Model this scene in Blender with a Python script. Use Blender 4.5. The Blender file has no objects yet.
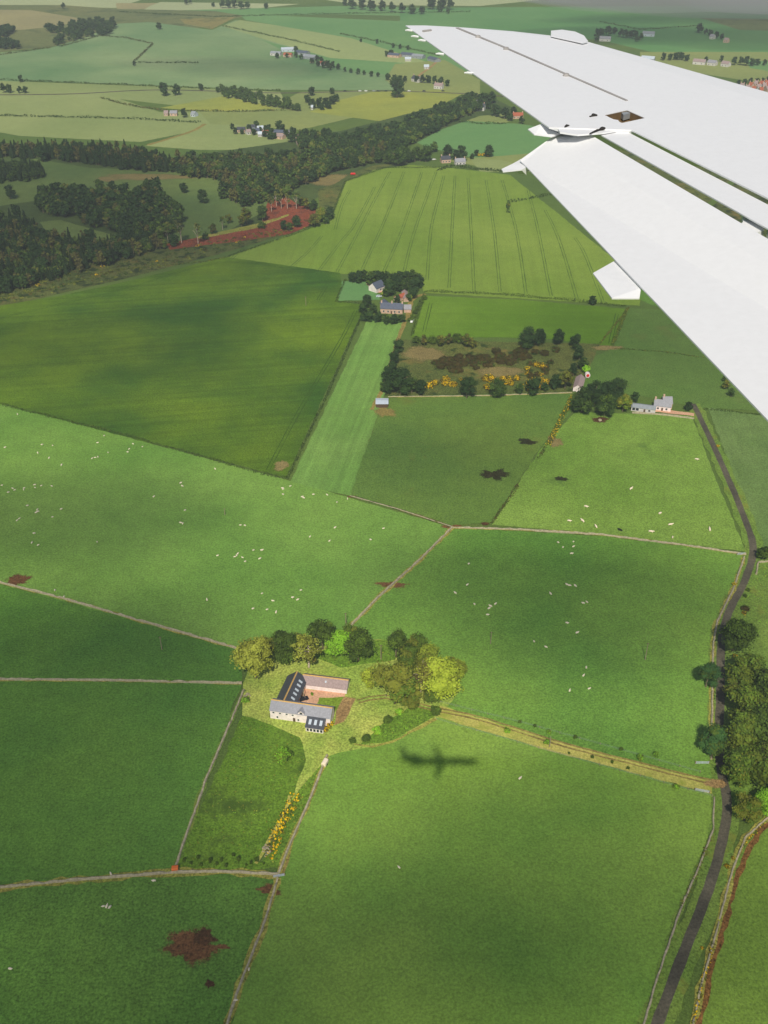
import bpy, bmesh, math, random
import numpy as np
from mathutils import Vector, Matrix
random.seed(7); RNG = np.random.default_rng(7)
S = bpy.context.scene
COL = S.collection
PI = math.pi

# ------------------------------------------------------------------ survey
CAM_Z = 272.0; FPX = 1000.0; PITCH = math.radians(33.9)
def ray(px, py):
    x = (px-384)/FPX; y = (512-py)/FPX
    return Vector((x, math.cos(PITCH)+y*math.sin(PITCH), -math.sin(PITCH)+y*math.cos(PITCH)))
def P(px, py, z=0.0):
    r = ray(px, py); t = (z-CAM_Z)/r.z
    return Vector((r.x*t, r.y*t, z))
def pxm(py):                       # picture points per metre of ground at that row
    return math.cos(PITCH)*(py+160)/CAM_Z
SUNRAY = ray(433, 757).normalized()
SUN_TO = -SUNRAY
SUN_EL = math.asin(SUN_TO.z)

# ------------------------------------------------------------------ helpers
def lin(c):
    return tuple(((v/255)/12.92 if v/255 <= .04045 else ((v/255+.055)/1.055)**2.4) for v in c)
def tag(o, label=None, cat=None, group=None, kind=None):
    if label: o['label'] = label
    if cat: o['category'] = cat
    if group: o['group'] = group
    if kind: o['kind'] = kind
    return o
def empty(name, loc, rz=0, label=None, cat=None, group=None):
    o = bpy.data.objects.new(name, None); COL.objects.link(o)
    o.location = loc; o.rotation_euler = (0, 0, rz)
    return tag(o, label, cat, group)
def link(name, me, parent=None, loc=None, rz=0, scale=None):
    o = bpy.data.objects.new(name, me); COL.objects.link(o)
    if parent: o.parent = parent
    if loc is not None: o.location = loc
    if rz: o.rotation_euler = (0, 0, rz)
    if scale is not None: o.scale = scale
    return o
class MB:
    def __init__(s): s.v = []; s.f = []; s.m = []
    def poly(s, pts, mi=0):
        b = len(s.v); s.v += [tuple(p) for p in pts]; s.f.append(tuple(range(b, b+len(pts)))); s.m.append(mi)
    def box(s, lo, hi, mi=0, mat=None):
        x0, y0, z0 = lo; x1, y1, z1 = hi; b = len(s.v)
        vs = [(x0,y0,z0),(x1,y0,z0),(x1,y1,z0),(x0,y1,z0),(x0,y0,z1),(x1,y0,z1),(x1,y1,z1),(x0,y1,z1)]
        if mat is not None: vs = [tuple(mat @ Vector(v)) for v in vs]
        s.v += vs
        for q in ((0,3,2,1),(4,5,6,7),(0,1,5,4),(1,2,6,5),(2,3,7,6),(3,0,4,7)):
            s.f.append(tuple(b+i for i in q)); s.m.append(mi)
    def tube(s, pts, rads, n=7, mi=0, cap=True):
        b = len(s.v); pts = [Vector(p) for p in pts]
        for i, p in enumerate(pts):
            d = (pts[min(i+1, len(pts)-1)]-pts[max(i-1, 0)]).normalized()
            u = d.orthogonal().normalized(); w = d.cross(u)
            for k in range(n):
                a = 2*PI*k/n; s.v.append(tuple(p+(u*math.cos(a)+w*math.sin(a))*rads[i]))
        for i in range(len(pts)-1):
            for k in range(n):
                s.f.append((b+i*n+k, b+i*n+(k+1)%n, b+(i+1)*n+(k+1)%n, b+(i+1)*n+k)); s.m.append(mi)
        if cap:
            s.f.append(tuple(b+k for k in range(n))[::-1]); s.m.append(mi)
            s.f.append(tuple(b+(len(pts)-1)*n+k for k in range(n))); s.m.append(mi)
    def rings(s, rings, mi=0, cap=True):
        b = len(s.v); n = len(rings[0])
        for r in rings: s.v += [tuple(p) for p in r]
        for i in range(len(rings)-1):
            for k in range(n):
                s.f.append((b+i*n+k, b+i*n+(k+1)%n, b+(i+1)*n+(k+1)%n, b+(i+1)*n+k)); s.m.append(mi)
        if cap:
            s.f.append(tuple(b+k for k in range(n))[::-1]); s.m.append(mi)
            s.f.append(tuple(b+(len(rings)-1)*n+k for k in range(n))); s.m.append(mi)
    def mesh(s, name, mats, smooth=False):
        me = bpy.data.meshes.new(name); me.from_pydata(s.v, [], s.f)
        for m in (mats if isinstance(mats, (list, tuple)) else [mats]): me.materials.append(m)
        me.polygons.foreach_set('material_index', s.m)
        if smooth: me.polygons.foreach_set('use_smooth', [True]*len(s.f))
        bm = bmesh.new(); bm.from_mesh(me); bmesh.ops.recalc_face_normals(bm, faces=bm.faces); bm.to_mesh(me); bm.free()
        me.update(); return me
    def build(s, name, mats, parent=None, smooth=False, loc=None, rz=0):
        return link(name, s.mesh(name, mats, smooth), parent, loc, rz)

# ------------------------------------------------------------------ materials
def new_mat(name):
    m = bpy.data.materials.new(name); m.use_nodes = True
    nt = m.node_tree; b = nt.nodes['Principled BSDF']; b.inputs['Specular IOR Level'].default_value = .2
    return m, nt, b
def N(nt, t, **k):
    n = nt.nodes.new(t)
    for a, v in k.items(): setattr(n, a, v)
    return n
def noise(nt, vec, scale, detail=4, rough=.6):
    n = N(nt, 'ShaderNodeTexNoise'); n.inputs['Scale'].default_value = scale
    n.inputs['Detail'].default_value = detail; n.inputs['Roughness'].default_value = rough
    if vec is not None: nt.links.new(vec, n.inputs['Vector'])
    return n.outputs['Fac']
def ramp(nt, fac, lo, hi, a=0., b=1.):
    n = N(nt, 'ShaderNodeMapRange'); n.inputs[1].default_value = lo; n.inputs[2].default_value = hi
    n.inputs[3].default_value = a; n.inputs[4].default_value = b
    nt.links.new(fac, n.inputs[0]); return n.outputs[0]
def mix(nt, fac, a, b):
    n = N(nt, 'ShaderNodeMix', data_type='RGBA')
    for s, v in ((n.inputs['Factor'], fac), (n.inputs['A'], a), (n.inputs['B'], b)):
        if isinstance(v, (tuple, list)): s.default_value = (*v[:3], 1)
        elif isinstance(v, (float, int)): s.default_value = v
        else: nt.links.new(v, s)
    return n.outputs['Result']
def math_n(nt, op, a, b=None):
    n = N(nt, 'ShaderNodeMath', operation=op)
    for i, v in enumerate((a, b)):
        if v is None: continue
        if isinstance(v, (float, int)): n.inputs[i].default_value = v
        else: nt.links.new(v, n.inputs[i])
    return n.outputs[0]
def sc(c, k):
    k = k if isinstance(k, tuple) else (k,)*3
    return tuple(min(1, v*q) for v, q in zip(c, k))
def plain(name, rgb, rough=.7, var=.12, scale=3., metal=0., spec=.3):
    m, nt, b = new_mat(name); c = lin(rgb)
    tc = N(nt, 'ShaderNodeTexCoord')
    f = noise(nt, tc.outputs['Object'], scale, 4)
    nt.links.new(mix(nt, ramp(nt, f, .3, .7), sc(c, 1-var), sc(c, 1+var)), b.inputs['Base Color'])
    b.inputs['Roughness'].default_value = rough; b.inputs['Metallic'].default_value = metal
    b.inputs['Specular IOR Level'].default_value = spec
    return m
GK = (.92, .84, .60)
LK = (1.25, 1.28, .80)
def field(name, rgb, rgb2=None, var=.22, patch=.012, stripe=None, second=None, fine=1.0, bump=.5, speck=None):
    """grass / crop / soil: tone of the crop varies in broad patches, tussocks and fine grain."""
    m, nt, b = new_mat(name); c = sc(lin(rgb), GK); c2 = sc(lin(rgb2), GK) if rgb2 else (c[0]*1.35, c[1]*1.18, c[2]*1.05)
    pos = N(nt, 'ShaderNodeNewGeometry').outputs['Position']
    n1 = noise(nt, pos, patch, 3, .55); n2 = noise(nt, pos, .11*fine, 4, .65); n3 = noise(nt, pos, 1.3*fine, 3, .75)
    col = mix(nt, ramp(nt, n1, .36, .66), c, c2)
    k2 = mix(nt, ramp(nt, n2, .3, .7), (1-var*.55,)*3, (1+var*.45,)*3)
    k3 = mix(nt, ramp(nt, n3, .28, .72), (1-var*2.5,)*3, (1+var*2.3,)*3)
    def mul(a, bb):
        n = N(nt, 'ShaderNodeMix', data_type='RGBA', blend_type='MULTIPLY'); n.inputs['Factor'].default_value = 1
        nt.links.new(a, n.inputs['A']); nt.links.new(bb, n.inputs['B']); return n.outputs['Result']
    col = mul(mul(col, k2), k3)
    if stripe:
        d, wl, amt = stripe; d = Vector((d[0], d[1], 0)).normalized(); nrm = Vector((-d.y, d.x, 0))
        dot = N(nt, 'ShaderNodeVectorMath', operation='DOT_PRODUCT'); nt.links.new(pos, dot.inputs[0]); dot.inputs[1].default_value = nrm
        do2 = N(nt, 'ShaderNodeVectorMath', operation='DOT_PRODUCT'); nt.links.new(pos, do2.inputs[0]); do2.inputs[1].default_value = d
        cb = N(nt, 'ShaderNodeCombineXYZ'); nt.links.new(math_n(nt, 'MULTIPLY', dot.outputs['Value'], 1/wl), cb.inputs[0])
        nt.links.new(math_n(nt, 'MULTIPLY', do2.outputs['Value'], .018/wl), cb.inputs[1])
        st = noise(nt, cb.outputs[0], 1.0, 4, .7)
        col = mul(col, mix(nt, ramp(nt, st, .3, .7), (1-amt,)*3, (1+amt,)*3))
    if second:                       # weeds, bare earth, dead grass that grow in patches
        rgbs, scale, lo, hi = second
        f = noise(nt, pos, scale, 6, .7)
        col = mix(nt, ramp(nt, f, lo, hi), col, sc(lin(rgbs), GK))
    if speck:
        rgbs, scale, lo, hi = speck
        f = noise(nt, pos, scale, 3, .6)
        col = mix(nt, ramp(nt, f, lo, hi), col, sc(lin(rgbs), GK))
    nt.links.new(col, b.inputs['Base Color']); b.inputs['Roughness'].default_value = .9
    b.inputs['Specular IOR Level'].default_value = .08
    if bump:
        bp = N(nt, 'ShaderNodeBump'); bp.inputs['Strength'].default_value = bump; bp.inputs['Distance'].default_value = .35
        nt.links.new(n3, bp.inputs['Height']); nt.links.new(bp.outputs['Normal'], b.inputs['Normal'])
    return m
def leaf(name, rgb, var=.3, trans=.18):
    m, nt, b = new_mat(name); c = sc(lin(rgb), LK)
    oi = N(nt, 'ShaderNodeObjectInfo'); pos = N(nt, 'ShaderNodeNewGeometry').outputs['Position']
    n = noise(nt, pos, .45, 3)
    k = math_n(nt, 'ADD', math_n(nt, 'MULTIPLY', oi.outputs['Random'], .55), math_n(nt, 'MULTIPLY', n, .9))
    col = mix(nt, ramp(nt, k, .35, 1.1), sc(c, 1-var), (c[0]*(1+var*1.3), c[1]*(1+var), c[2]*(1+var*.6)))
    nt.links.new(col, b.inputs['Base Color']); b.inputs['Roughness'].default_value = .75
    b.inputs['Specular IOR Level'].default_value = .12
    tr = N(nt, 'ShaderNodeBsdfTranslucent'); nt.links.new(col, tr.inputs['Color'])
    ms = N(nt, 'ShaderNodeMixShader'); ms.inputs[0].default_value = trans
    nt.links.new(b.outputs[0], ms.inputs[1]); nt.links.new(tr.outputs[0], ms.inputs[2])
    nt.links.new(ms.outputs[0], nt.nodes['Material Output'].inputs['Surface'])
    return m

M = {}
M['stone'] = plain('drystone', (168,158,130), .95, .35, 1.2)
M['whitewash'] = plain('whitewashed_stone', (238,224,220), .9, .16, .7)
M['render_white'] = plain('white_render', (206,202,196), .9, .08, .6)
M['sandstone'] = plain('sandstone', (205,172,150), .9, .2, .8)
M['slate'] = plain('grey_slate', (150,150,156), .65, .16, 1.4)
M['slate_warm'] = plain('weathered_pinkish_slate', (160,140,136), .75, .2, 1.6)
M['slate_dark'] = plain('new_dark_slate', (74,77,84), .5, .2, 1.5)
M['slate_blue'] = plain('blue_slate', (86,94,110), .6, .2, 1.0)
M['ridge_tile'] = plain('ochre_ridge_tile', (204,164,98), .85, .15, 2)
M['clay_tile'] = plain('clay_tile', (168,92,66), .85, .2, 1)
M['tin'] = plain('pale_metal_sheet', (196,206,216), .4, .08, .5, .0, .5)
M['tin_grey'] = plain('grey_metal_sheet', (150,156,160), .5, .12, .5)
M['glass'] = plain('window_glass', (40,46,54), .12, .1, 1, 0, .6)
M['glass_sky'] = plain('roof_window_glass', (196,206,214), .15, .06, 1, 0, .7)
M['white_paint'] = plain('white_paint', (232,232,228), .5, .05, 1)
M['wood'] = plain('weathered_timber', (150,138,110), .9, .2, 3)
M['wood_dark'] = plain('dark_timber', (92,74,56), .9, .2, 3)
M['orange'] = plain('orange_paint', (222,112,48), .6, .15, 1)
M['red'] = plain('red_sheet', (214,44,40), .6, .1, 1)
M['black'] = plain('dark_paint', (34,36,42), .4, .1, 1)
M['rubber'] = plain('tyre_rubber', (30,30,30), .9, .1, 2)
M['wool'] = plain('cream_wool', (228,216,190), .95, .06, 6)
M['hide_cream'] = plain('cream_hide', (246,226,200), .9, .1, 2)
M['hide_black'] = plain('black_hide', (26,24,24), .8, .1, 2)
M['tarmac'] = field('tarmac', (82,82,82), (110,108,105), .16, .05, bump=.15)
M['bark'] = plain('grey_bark', (124,112,90), .95, .25, 2)
M['bark_pale'] = plain('pale_bark', (206,190,168), .95, .25, 2)
for nm, c in dict(dark=(72,92,42), dark2=(60,80,40), mid=(88,112,48), olive=(112,118,54), pale=(144,152,76),
                  bright=(124,172,58), yellow=(140,156,64), bronze=(86,100,42), blue=(58,92,60), conifer=(38,56,40),
                  conifer2=(50,66,42), brown=(86,82,52), gorse=(200,168,28), gorse2=(92,104,40), heath=(70,62,40), hedge=(64,84,44), wood=(44,66,44), wood2=(54,76,46), wood3=(80,102,52), wood4=(104,108,64), wood5=(86,84,64)).items():
    M['leaf_'+nm] = leaf('foliage_'+nm, c)

# ------------------------------------------------------------------ ground, fields, tracks
_placed = []
def lay(xs, ys):
    """height of the next sheet: 6 mm above whatever it may lie on"""
    b = (min(xs), max(xs), min(ys), max(ys)); z = 0.
    for q, zq in _placed:
        if b[0] < q[1] and q[0] < b[1] and b[2] < q[3] and q[2] < b[3]: z = max(z, zq)
    z += .006; _placed.append((b, z)); return z
def lay_path(path, w=3.):
    zs = 0.; n = len(path); parts = []
    for i in range(0, n, 12):
        seg = path[i:i+13]; xs = [p.x for p in seg]; ys = [p.y for p in seg]; b = (min(xs)-w, max(xs)+w, min(ys)-w, max(ys)+w); parts.append(b)
        for q, zq in _placed:
            if b[0] < q[1] and q[0] < b[1] and b[2] < q[3] and q[2] < b[3]: zs = max(zs, zq)
    zs += .006; _placed.extend((b, zs) for b in parts); return zs
def sheet(name, pts_px, mat, world=False, kind='structure'):
    """a patch of land drawn on the ground; each later patch lies 1 cm above the earlier ones"""
    pts = [Vector((p[0], p[1], 0)) for p in pts_px] if world else [P(x, y, 0) for x, y in pts_px]
    if not world:                    # field edges are never ruled lines
        out = []
        for i, p in enumerate(pts):
            q = pts[(i+1) % len(pts)]; d = q-p; n = max(1, min(60, int(d.length/3.5))); nn = Vector((-d.y, d.x, 0)).normalized()
            for k in range(n): out.append(p.lerp(q, k/n)+(nn*random.uniform(-.45, .45) if k else Vector()))
        pts = out
    z = lay([p.x for p in pts], [p.y for p in pts])
    for p in pts: p.z = z
    bm = bmesh.new(); vs = [bm.verts.new(p) for p in pts]
    es = [bm.edges.new((vs[i], vs[(i+1) % len(vs)])) for i in range(len(vs))]
    bmesh.ops.triangle_fill(bm, use_beauty=True, edges=es)
    bmesh.ops.recalc_face_normals(bm, faces=bm.faces)
    if bm.faces and sum(f.normal.z*f.calc_area() for f in bm.faces) < 0:
        bmesh.ops.reverse_faces(bm, faces=bm.faces)
    me = bpy.data.meshes.new(name); bm.to_mesh(me); bm.free(); me.materials.append(mat)
    return tag(link(name, me), kind=kind)
def smooth_path(pts, step=4., curve=True):
    pts = [Vector(p) for p in pts]; out = []
    for i in range(len(pts)-1):
        p0 = pts[max(i-1, 0)]; p1 = pts[i]; p2 = pts[i+1]; p3 = pts[min(i+2, len(pts)-1)]
        n = max(1, int((p2-p1).length/step))
        for k in range(n):
            t = k/n
            if curve:
                q = .5*((2*p1)+(-p0+p2)*t+(2*p0-5*p1+4*p2-p3)*t*t+(-p0+3*p1-3*p2+p3)*t**3)
            else: q = p1.lerp(p2, t)
            out.append(q)
    out.append(pts[-1]); return out
def normals(path):
    res = []
    for i in range(len(path)):
        d = path[min(i+1, len(path)-1)]-path[max(i-1, 0)]; d.z = 0; d.normalize(); res.append(Vector((-d.y, d.x, 0)))
    return res
def px_path(pts, step=4., curve=True): return smooth_path([P(x, y) for x, y in pts], step, curve)
def strip_mb(mb, path, w, z, jit=0., off=0.):
    nr = normals(path); b = len(mb.v)
    for p, n in zip(path, nr):
        a = w/2+random.uniform(-jit, jit); c = w/2+random.uniform(-jit, jit)
        q = p+n*off
        mb.v.append((q.x+n.x*a, q.y+n.y*a, z)); mb.v.append((q.x-n.x*c, q.y-n.y*c, z))
    for i in range(len(path)-1):
        mb.f.append((b+2*i, b+2*i+1, b+2*i+3, b+2*i+2)); mb.m.append(0)
def strip(name, pts_px, w, mat, jit=0., step=4., curve=True, off=0.):
    mb = MB(); pa = px_path(pts_px, step, curve); strip_mb(mb, pa, w, lay_path(pa), jit, off)
    return tag(mb.build(name, mat), kind='structure')
_soft = {}
def soft(mat):
    """the same ground, thinning out into the turf round its rim"""
    if mat.name not in _soft:
        m = mat.copy(); m.name = mat.name+'_patch'; nt = m.node_tree; out = nt.nodes['Material Output']; b = nt.nodes['Principled BSDF']
        at = N(nt, 'ShaderNodeAttribute', attribute_name='cover'); pos = N(nt, 'ShaderNodeNewGeometry').outputs['Position']
        f = math_n(nt, 'ADD', at.outputs['Fac'], math_n(nt, 'MULTIPLY', math_n(nt, 'SUBTRACT', noise(nt, pos, .5, 8, .95), .5), 4.2))
        ms = N(nt, 'ShaderNodeMixShader'); tr = N(nt, 'ShaderNodeBsdfTransparent')
        nt.links.new(ramp(nt, f, .36, .42), ms.inputs[0]); nt.links.new(tr.outputs[0], ms.inputs[1]); nt.links.new(b.outputs[0], ms.inputs[2])
        nt.links.new(ms.outputs[0], out.inputs['Surface']); _soft[mat.name] = m
    return _soft[mat.name]
def blob(name, cx, cy, rx, ry, mat, n=40, jag=.35, islands=0, thick=.95):
    c = P(cx, cy); s = pxm(cy); s_y = s*abs(ray(cx, cy).normalized().z); rx *= 1.3; ry *= 1.3
    ph = [random.uniform(0, 6.28) for _ in range(6)]; rim = []
    for k in range(n):
        a = 2*PI*k/n
        r = 1+jag*(.5*math.sin(2*a+ph[0])+.4*math.sin(3*a+ph[1])+.4*math.sin(5*a+ph[2])+.3*math.sin(9*a+ph[3]))*.6
        rim.append((math.cos(a)*r*rx/s, math.sin(a)*r*ry/s_y))
    z = lay([c.x+p[0] for p in rim], [c.y+p[1] for p in rim])
    V = [(c.x, c.y, z)]; cov = [thick]; Fc = []
    for q, cv in ((.5, thick*.85), (1., -.35)):
        V += [(c.x+p[0]*q, c.y+p[1]*q, z) for p in rim]; cov += [cv]*n
    for k in range(n):
        k2 = (k+1) % n; Fc.append((0, 1+k, 1+k2)); Fc.append((1+k, 1+n+k, 1+n+k2, 1+k2))
    me = bpy.data.meshes.new(name); me.from_pydata(V, [], Fc); at = me.attributes.new('cover', 'FLOAT', 'POINT'); at.data.foreach_set('value', cov)
    me.materials.append(soft(mat)); return tag(link(name, me), kind='structure')
def pdir(a, b):
    d = P(*b)-P(*a); return (d.x, d.y)

G = {}
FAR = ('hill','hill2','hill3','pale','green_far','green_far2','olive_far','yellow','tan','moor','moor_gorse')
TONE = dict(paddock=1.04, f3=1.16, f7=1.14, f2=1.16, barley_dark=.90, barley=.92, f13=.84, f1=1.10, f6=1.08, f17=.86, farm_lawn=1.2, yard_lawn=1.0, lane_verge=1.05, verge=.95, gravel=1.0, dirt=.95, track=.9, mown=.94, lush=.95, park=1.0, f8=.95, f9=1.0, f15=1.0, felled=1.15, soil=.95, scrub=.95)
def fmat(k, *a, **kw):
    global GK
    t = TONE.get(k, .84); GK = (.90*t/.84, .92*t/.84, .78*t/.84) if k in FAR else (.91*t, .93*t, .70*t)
    G[k] = field('turf_'+k, *a, **kw)
fmat('base', (98,124,66), None, .2, .004)
fmat('f1', (106,144,64), (138,166,78), .16, .011)
fmat('f2', (80,120,54), (102,138,62), .24, .015)
fmat('f3', (80,122,54), (100,138,60), .2, .015)
fmat('paddock', (94,128,44), (114,144,54), .24, .05, second=((74,98,40), .05, .52, .62))
fmat('f6', (102,142,66), (128,162,82), .18, .009)
fmat('f7', (92,134,60), (122,156,72), .2, .010)
fmat('f8', (118,152,68), (140,170,84), .22, .014, second=((82,112,56), .02, .58, .7))
fmat('f9', (94,126,62), (112,138,66), .2, .012, second=((116,122,62), .03, .6, .75))
fmat('mown', (118,158,82), (132,168,92), .16, .02, stripe=(pdir((320,480),(385,325)), 3.2, .2))
fmat('barley_dark', (66,104,36), (112,140,38), .2, .011, stripe=((1,.16), 5, .2))
fmat('barley', (124,152,62), (146,168,78), .14, .007, stripe=(pdir((430,270),(432,180)), 5, .07))
fmat('f13', (104,142,40), (124,158,56), .14, .012, stripe=((1,-.05), 6, .08))
fmat('f15', (92,124,60), (104,130,70), .2, .012, second=((108,118,66), .03, .58, .75))
fmat('f16', (112,142,84), (128,154,96), .2, .015, stripe=(pdir((740,470),(768,540)), 4, .1))
fmat('f17', (120,150,66), (138,166,76), .18, .02)
fmat('f18', (118,150,70), (136,160,80), .24, .04, second=((146,150,72), .06, .56, .7))
fmat('rough', (98,112,64), (120,124,70), .35, .02, second=((146,126,78), .035, .55, .68), speck=((60,78,40), .12, .55, .65))
fmat('scrub', (88,100,58), (108,112,66), .42, .02, second=((136,116,72), .04, .56, .68), speck=((52,66,38), .1, .52, .62))
fmat('park', (96,118,72), (118,134,80), .2, .008)
fmat('deadgrass', (148,132,94), (162,144,102), .25, .03, second=((112,120,64), .06, .55, .7))
fmat('moor', (112,122,78), (128,130,84), .35, .006, second=((84,98,62), .02, .52, .66))
fmat('moor_gorse', (138,132,84), (158,144,84), .4, .006, second=((96,104,62), .02, .5, .62))
fmat('tan', (156,148,110), (170,160,116), .2, .006)
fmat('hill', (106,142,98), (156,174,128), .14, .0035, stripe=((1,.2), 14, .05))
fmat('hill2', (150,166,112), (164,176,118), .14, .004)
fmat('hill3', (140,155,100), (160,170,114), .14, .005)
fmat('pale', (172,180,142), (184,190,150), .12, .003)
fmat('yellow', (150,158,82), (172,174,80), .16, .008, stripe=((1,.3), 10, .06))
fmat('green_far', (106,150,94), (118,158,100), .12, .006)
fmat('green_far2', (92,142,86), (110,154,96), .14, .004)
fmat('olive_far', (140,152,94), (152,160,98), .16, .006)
fmat('verge', (150,152,76), (176,166,92), .3, .05)
fmat('lane_verge', (180,178,100), (198,186,112), .16, .05, second=((150,160,70), .1, .5, .66))
fmat('farm_lawn', (138,160,76), (170,176,96), .26, .06)  # warm direct sunlight is put into this lawn's colour
fmat('yard_lawn', (118,144,50), (132,156,60), .2, .1)
fmat('lush', (100,134,48), (120,152,58), .28, .05)
fmat('gravel', (214,164,150), (224,178,162), .12, .1, bump=.15)
fmat('dirt', (166,134,100), (184,152,112), .25, .08)
fmat('track', (150,134,84), (166,148,92), .25, .06)
fmat('soil', (116,80,58), (134,92,66), .3, .06)
fmat('soil_dark', (92,64,48), (108,74,54), .3, .1)
fmat('bank', (132,92,58), (150,108,66), .35, .08)
fmat('peat', (58,60,38), (66,62,40), .3, .1)
fmat('felled', (134,68,54), (148,80,62), .34, .03, second=((104,58,48), .06, .5, .62))
fmat('forest_floor', (78,98,60), (92,110,66), .3, .02)
fmat('crop_track', (76,108,50), (86,116,56), .2, .05)
fmat('crop_track_dark', (64,96,26), (70,100,30), .2, .05)

# the ground sheet reaches the horizon
me = bpy.data.meshes.new('ground'); me.from_pydata([(-16000,-6000,0),(16000,-6000,0),(16000,22000,0),(-16000,22000,0)], [], [(0,1,2,3)])
me.materials.append(G['base']); tag(link('ground', me), kind='structure')

F = lambda k, *pts: sheet('field', pts, G[k])
# far country
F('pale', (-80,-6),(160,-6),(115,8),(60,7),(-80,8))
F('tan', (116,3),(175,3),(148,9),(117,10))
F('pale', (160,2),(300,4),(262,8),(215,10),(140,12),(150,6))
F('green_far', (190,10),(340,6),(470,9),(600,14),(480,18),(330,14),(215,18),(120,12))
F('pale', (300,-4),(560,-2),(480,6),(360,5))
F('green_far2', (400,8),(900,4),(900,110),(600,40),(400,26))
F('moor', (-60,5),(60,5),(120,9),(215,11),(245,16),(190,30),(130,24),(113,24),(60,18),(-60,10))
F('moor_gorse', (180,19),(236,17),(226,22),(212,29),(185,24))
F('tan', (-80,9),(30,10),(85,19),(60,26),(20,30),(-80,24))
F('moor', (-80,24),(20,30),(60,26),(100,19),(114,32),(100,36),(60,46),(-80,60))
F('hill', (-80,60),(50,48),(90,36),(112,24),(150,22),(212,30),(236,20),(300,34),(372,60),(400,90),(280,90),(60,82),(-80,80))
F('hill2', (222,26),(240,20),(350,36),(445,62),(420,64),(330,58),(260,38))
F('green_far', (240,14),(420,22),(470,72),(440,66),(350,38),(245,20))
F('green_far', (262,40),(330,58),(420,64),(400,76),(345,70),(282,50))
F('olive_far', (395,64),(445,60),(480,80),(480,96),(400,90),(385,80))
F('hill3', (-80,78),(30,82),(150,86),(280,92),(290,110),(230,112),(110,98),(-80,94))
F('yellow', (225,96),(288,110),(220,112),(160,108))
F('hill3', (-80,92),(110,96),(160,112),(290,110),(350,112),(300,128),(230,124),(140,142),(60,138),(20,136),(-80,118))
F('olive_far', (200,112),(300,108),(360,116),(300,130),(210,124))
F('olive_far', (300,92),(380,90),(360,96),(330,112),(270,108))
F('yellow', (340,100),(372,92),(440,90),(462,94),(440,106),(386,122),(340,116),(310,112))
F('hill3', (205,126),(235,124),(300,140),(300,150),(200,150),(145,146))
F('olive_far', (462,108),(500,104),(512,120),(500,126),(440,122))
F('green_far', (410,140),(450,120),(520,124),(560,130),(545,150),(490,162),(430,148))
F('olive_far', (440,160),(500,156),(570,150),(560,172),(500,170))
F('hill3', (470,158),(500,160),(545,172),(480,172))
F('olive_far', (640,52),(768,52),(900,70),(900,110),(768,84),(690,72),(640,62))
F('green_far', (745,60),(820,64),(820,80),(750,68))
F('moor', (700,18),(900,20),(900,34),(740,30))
# farmland going on beneath the wing
F('hill3', (500,70),(640,62),(700,80),(640,108),(560,104))
F('green_far2', (640,70),(768,90),(900,112),(900,130),(720,120),(650,106))
F('yellow', (560,108),(640,110),(680,136),(600,146),(560,130))
F('forest_floor', (645,112),(760,124),(900,140),(900,180),(740,176),(684,138))
F('rough', (575,152),(680,142),(730,180),(690,222),(620,220))
F('scrub', (736,182),(900,186),(900,260),(760,262),(696,224))
F('f2', (610,226),(688,228),(752,266),(740,330),(690,320),(640,300))
F('mown', (760,270),(900,268),(900,420),(790,414),(742,334))
# park land and woods
F('forest_floor', (-60,140),(60,146),(175,158),(300,140),(345,130),(430,108),(490,96),(520,112),(480,116),(440,130),(400,152),(420,160),(330,190),(230,250),(110,275),(-60,300))
F('park', (-60,178),(45,172),(30,158),(90,168),(200,172),(240,186),(230,200),(300,190),(250,215),(180,240),(130,200),(40,200),(-60,215))
F('park', (40,222),(60,220),(130,240),(100,246),(50,238))
blob('dead_grass_patch', 145, 177, 46, 3.4, G['deadgrass'], 40, .3); blob('dead_grass_patch', 108, 179, 12, 2.6, G['deadgrass'], 30, .3)
F('park', (180,205),(260,200),(258,215),(210,240),(175,246))
F('scrub', (-60,305),(0,292),(60,272),(110,258),(180,246),(250,232),(320,208),(330,222),(280,236),(220,254),(120,280),(50,296),(-60,322))
F('felled', (166,244),(196,238),(210,234),(262,224),(268,200),(285,196),(300,206),(315,207),(318,222),(290,234),(250,240),(200,246),(170,250))
F('verge', (196,237),(256,224),(290,214),(288,216),(258,228),(200,239))
blob('dead_grass_patch', 328, 180, 24, 6, G['deadgrass'], 40, .3)
F('rough', (318,190),(335,184),(350,174),(372,166),(400,162),(345,182),(330,222),(320,214))
# mid fields
F('barley', (330,220),(345,182),(375,170),(410,165),(450,168),(510,175),(640,280),(640,306),(425,293),(415,276),(340,274),(225,258),(280,238))
F('barley_dark', (-90,322),(0,306),(60,296),(125,282),(225,257),(340,273),(345,302),(365,306),(286,478),(268,473),(-90,382))
F('green_far', (342,281),(371,281),(380,300),(338,301))
F('f13', (424,296),(520,300),(627,309),(612,347),(540,338),(411,337))
F('f15', (629,308),(690,312),(790,412),(700,408),(640,396),(575,388),(590,360),(613,348))
F('rough', (402,340),(600,344),(588,372),(575,392),(480,394),(378,396))
blob('dead_grass_patch', 424, 354, 22, 8, G['deadgrass'], 40, .3)
blob('dead_grass_patch', 500, 372, 24, 6, G['deadgrass'], 40, .3)
blob('dead_grass_patch', 607, 348, 16, 2.5, G['deadgrass'], 40, .3)
F('f9', (386,398),(570,394),(575,408),(540,448),(492,522),(452,526),(348,496))
F('mown', (368,319),(405,322),(384,396),(350,496),(290,483))
F('f8', (575,412),(692,416),(712,470),(746,552),(600,534),(492,525),(540,450))
F('f16', (708,408),(790,420),(900,500),(900,660),(768,552),(757,540),(735,480))
F('f6', (-120,372),(0,404),(265,474),(350,498),(452,528),(350,629),(240,650),(0,584),(-120,556))
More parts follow.
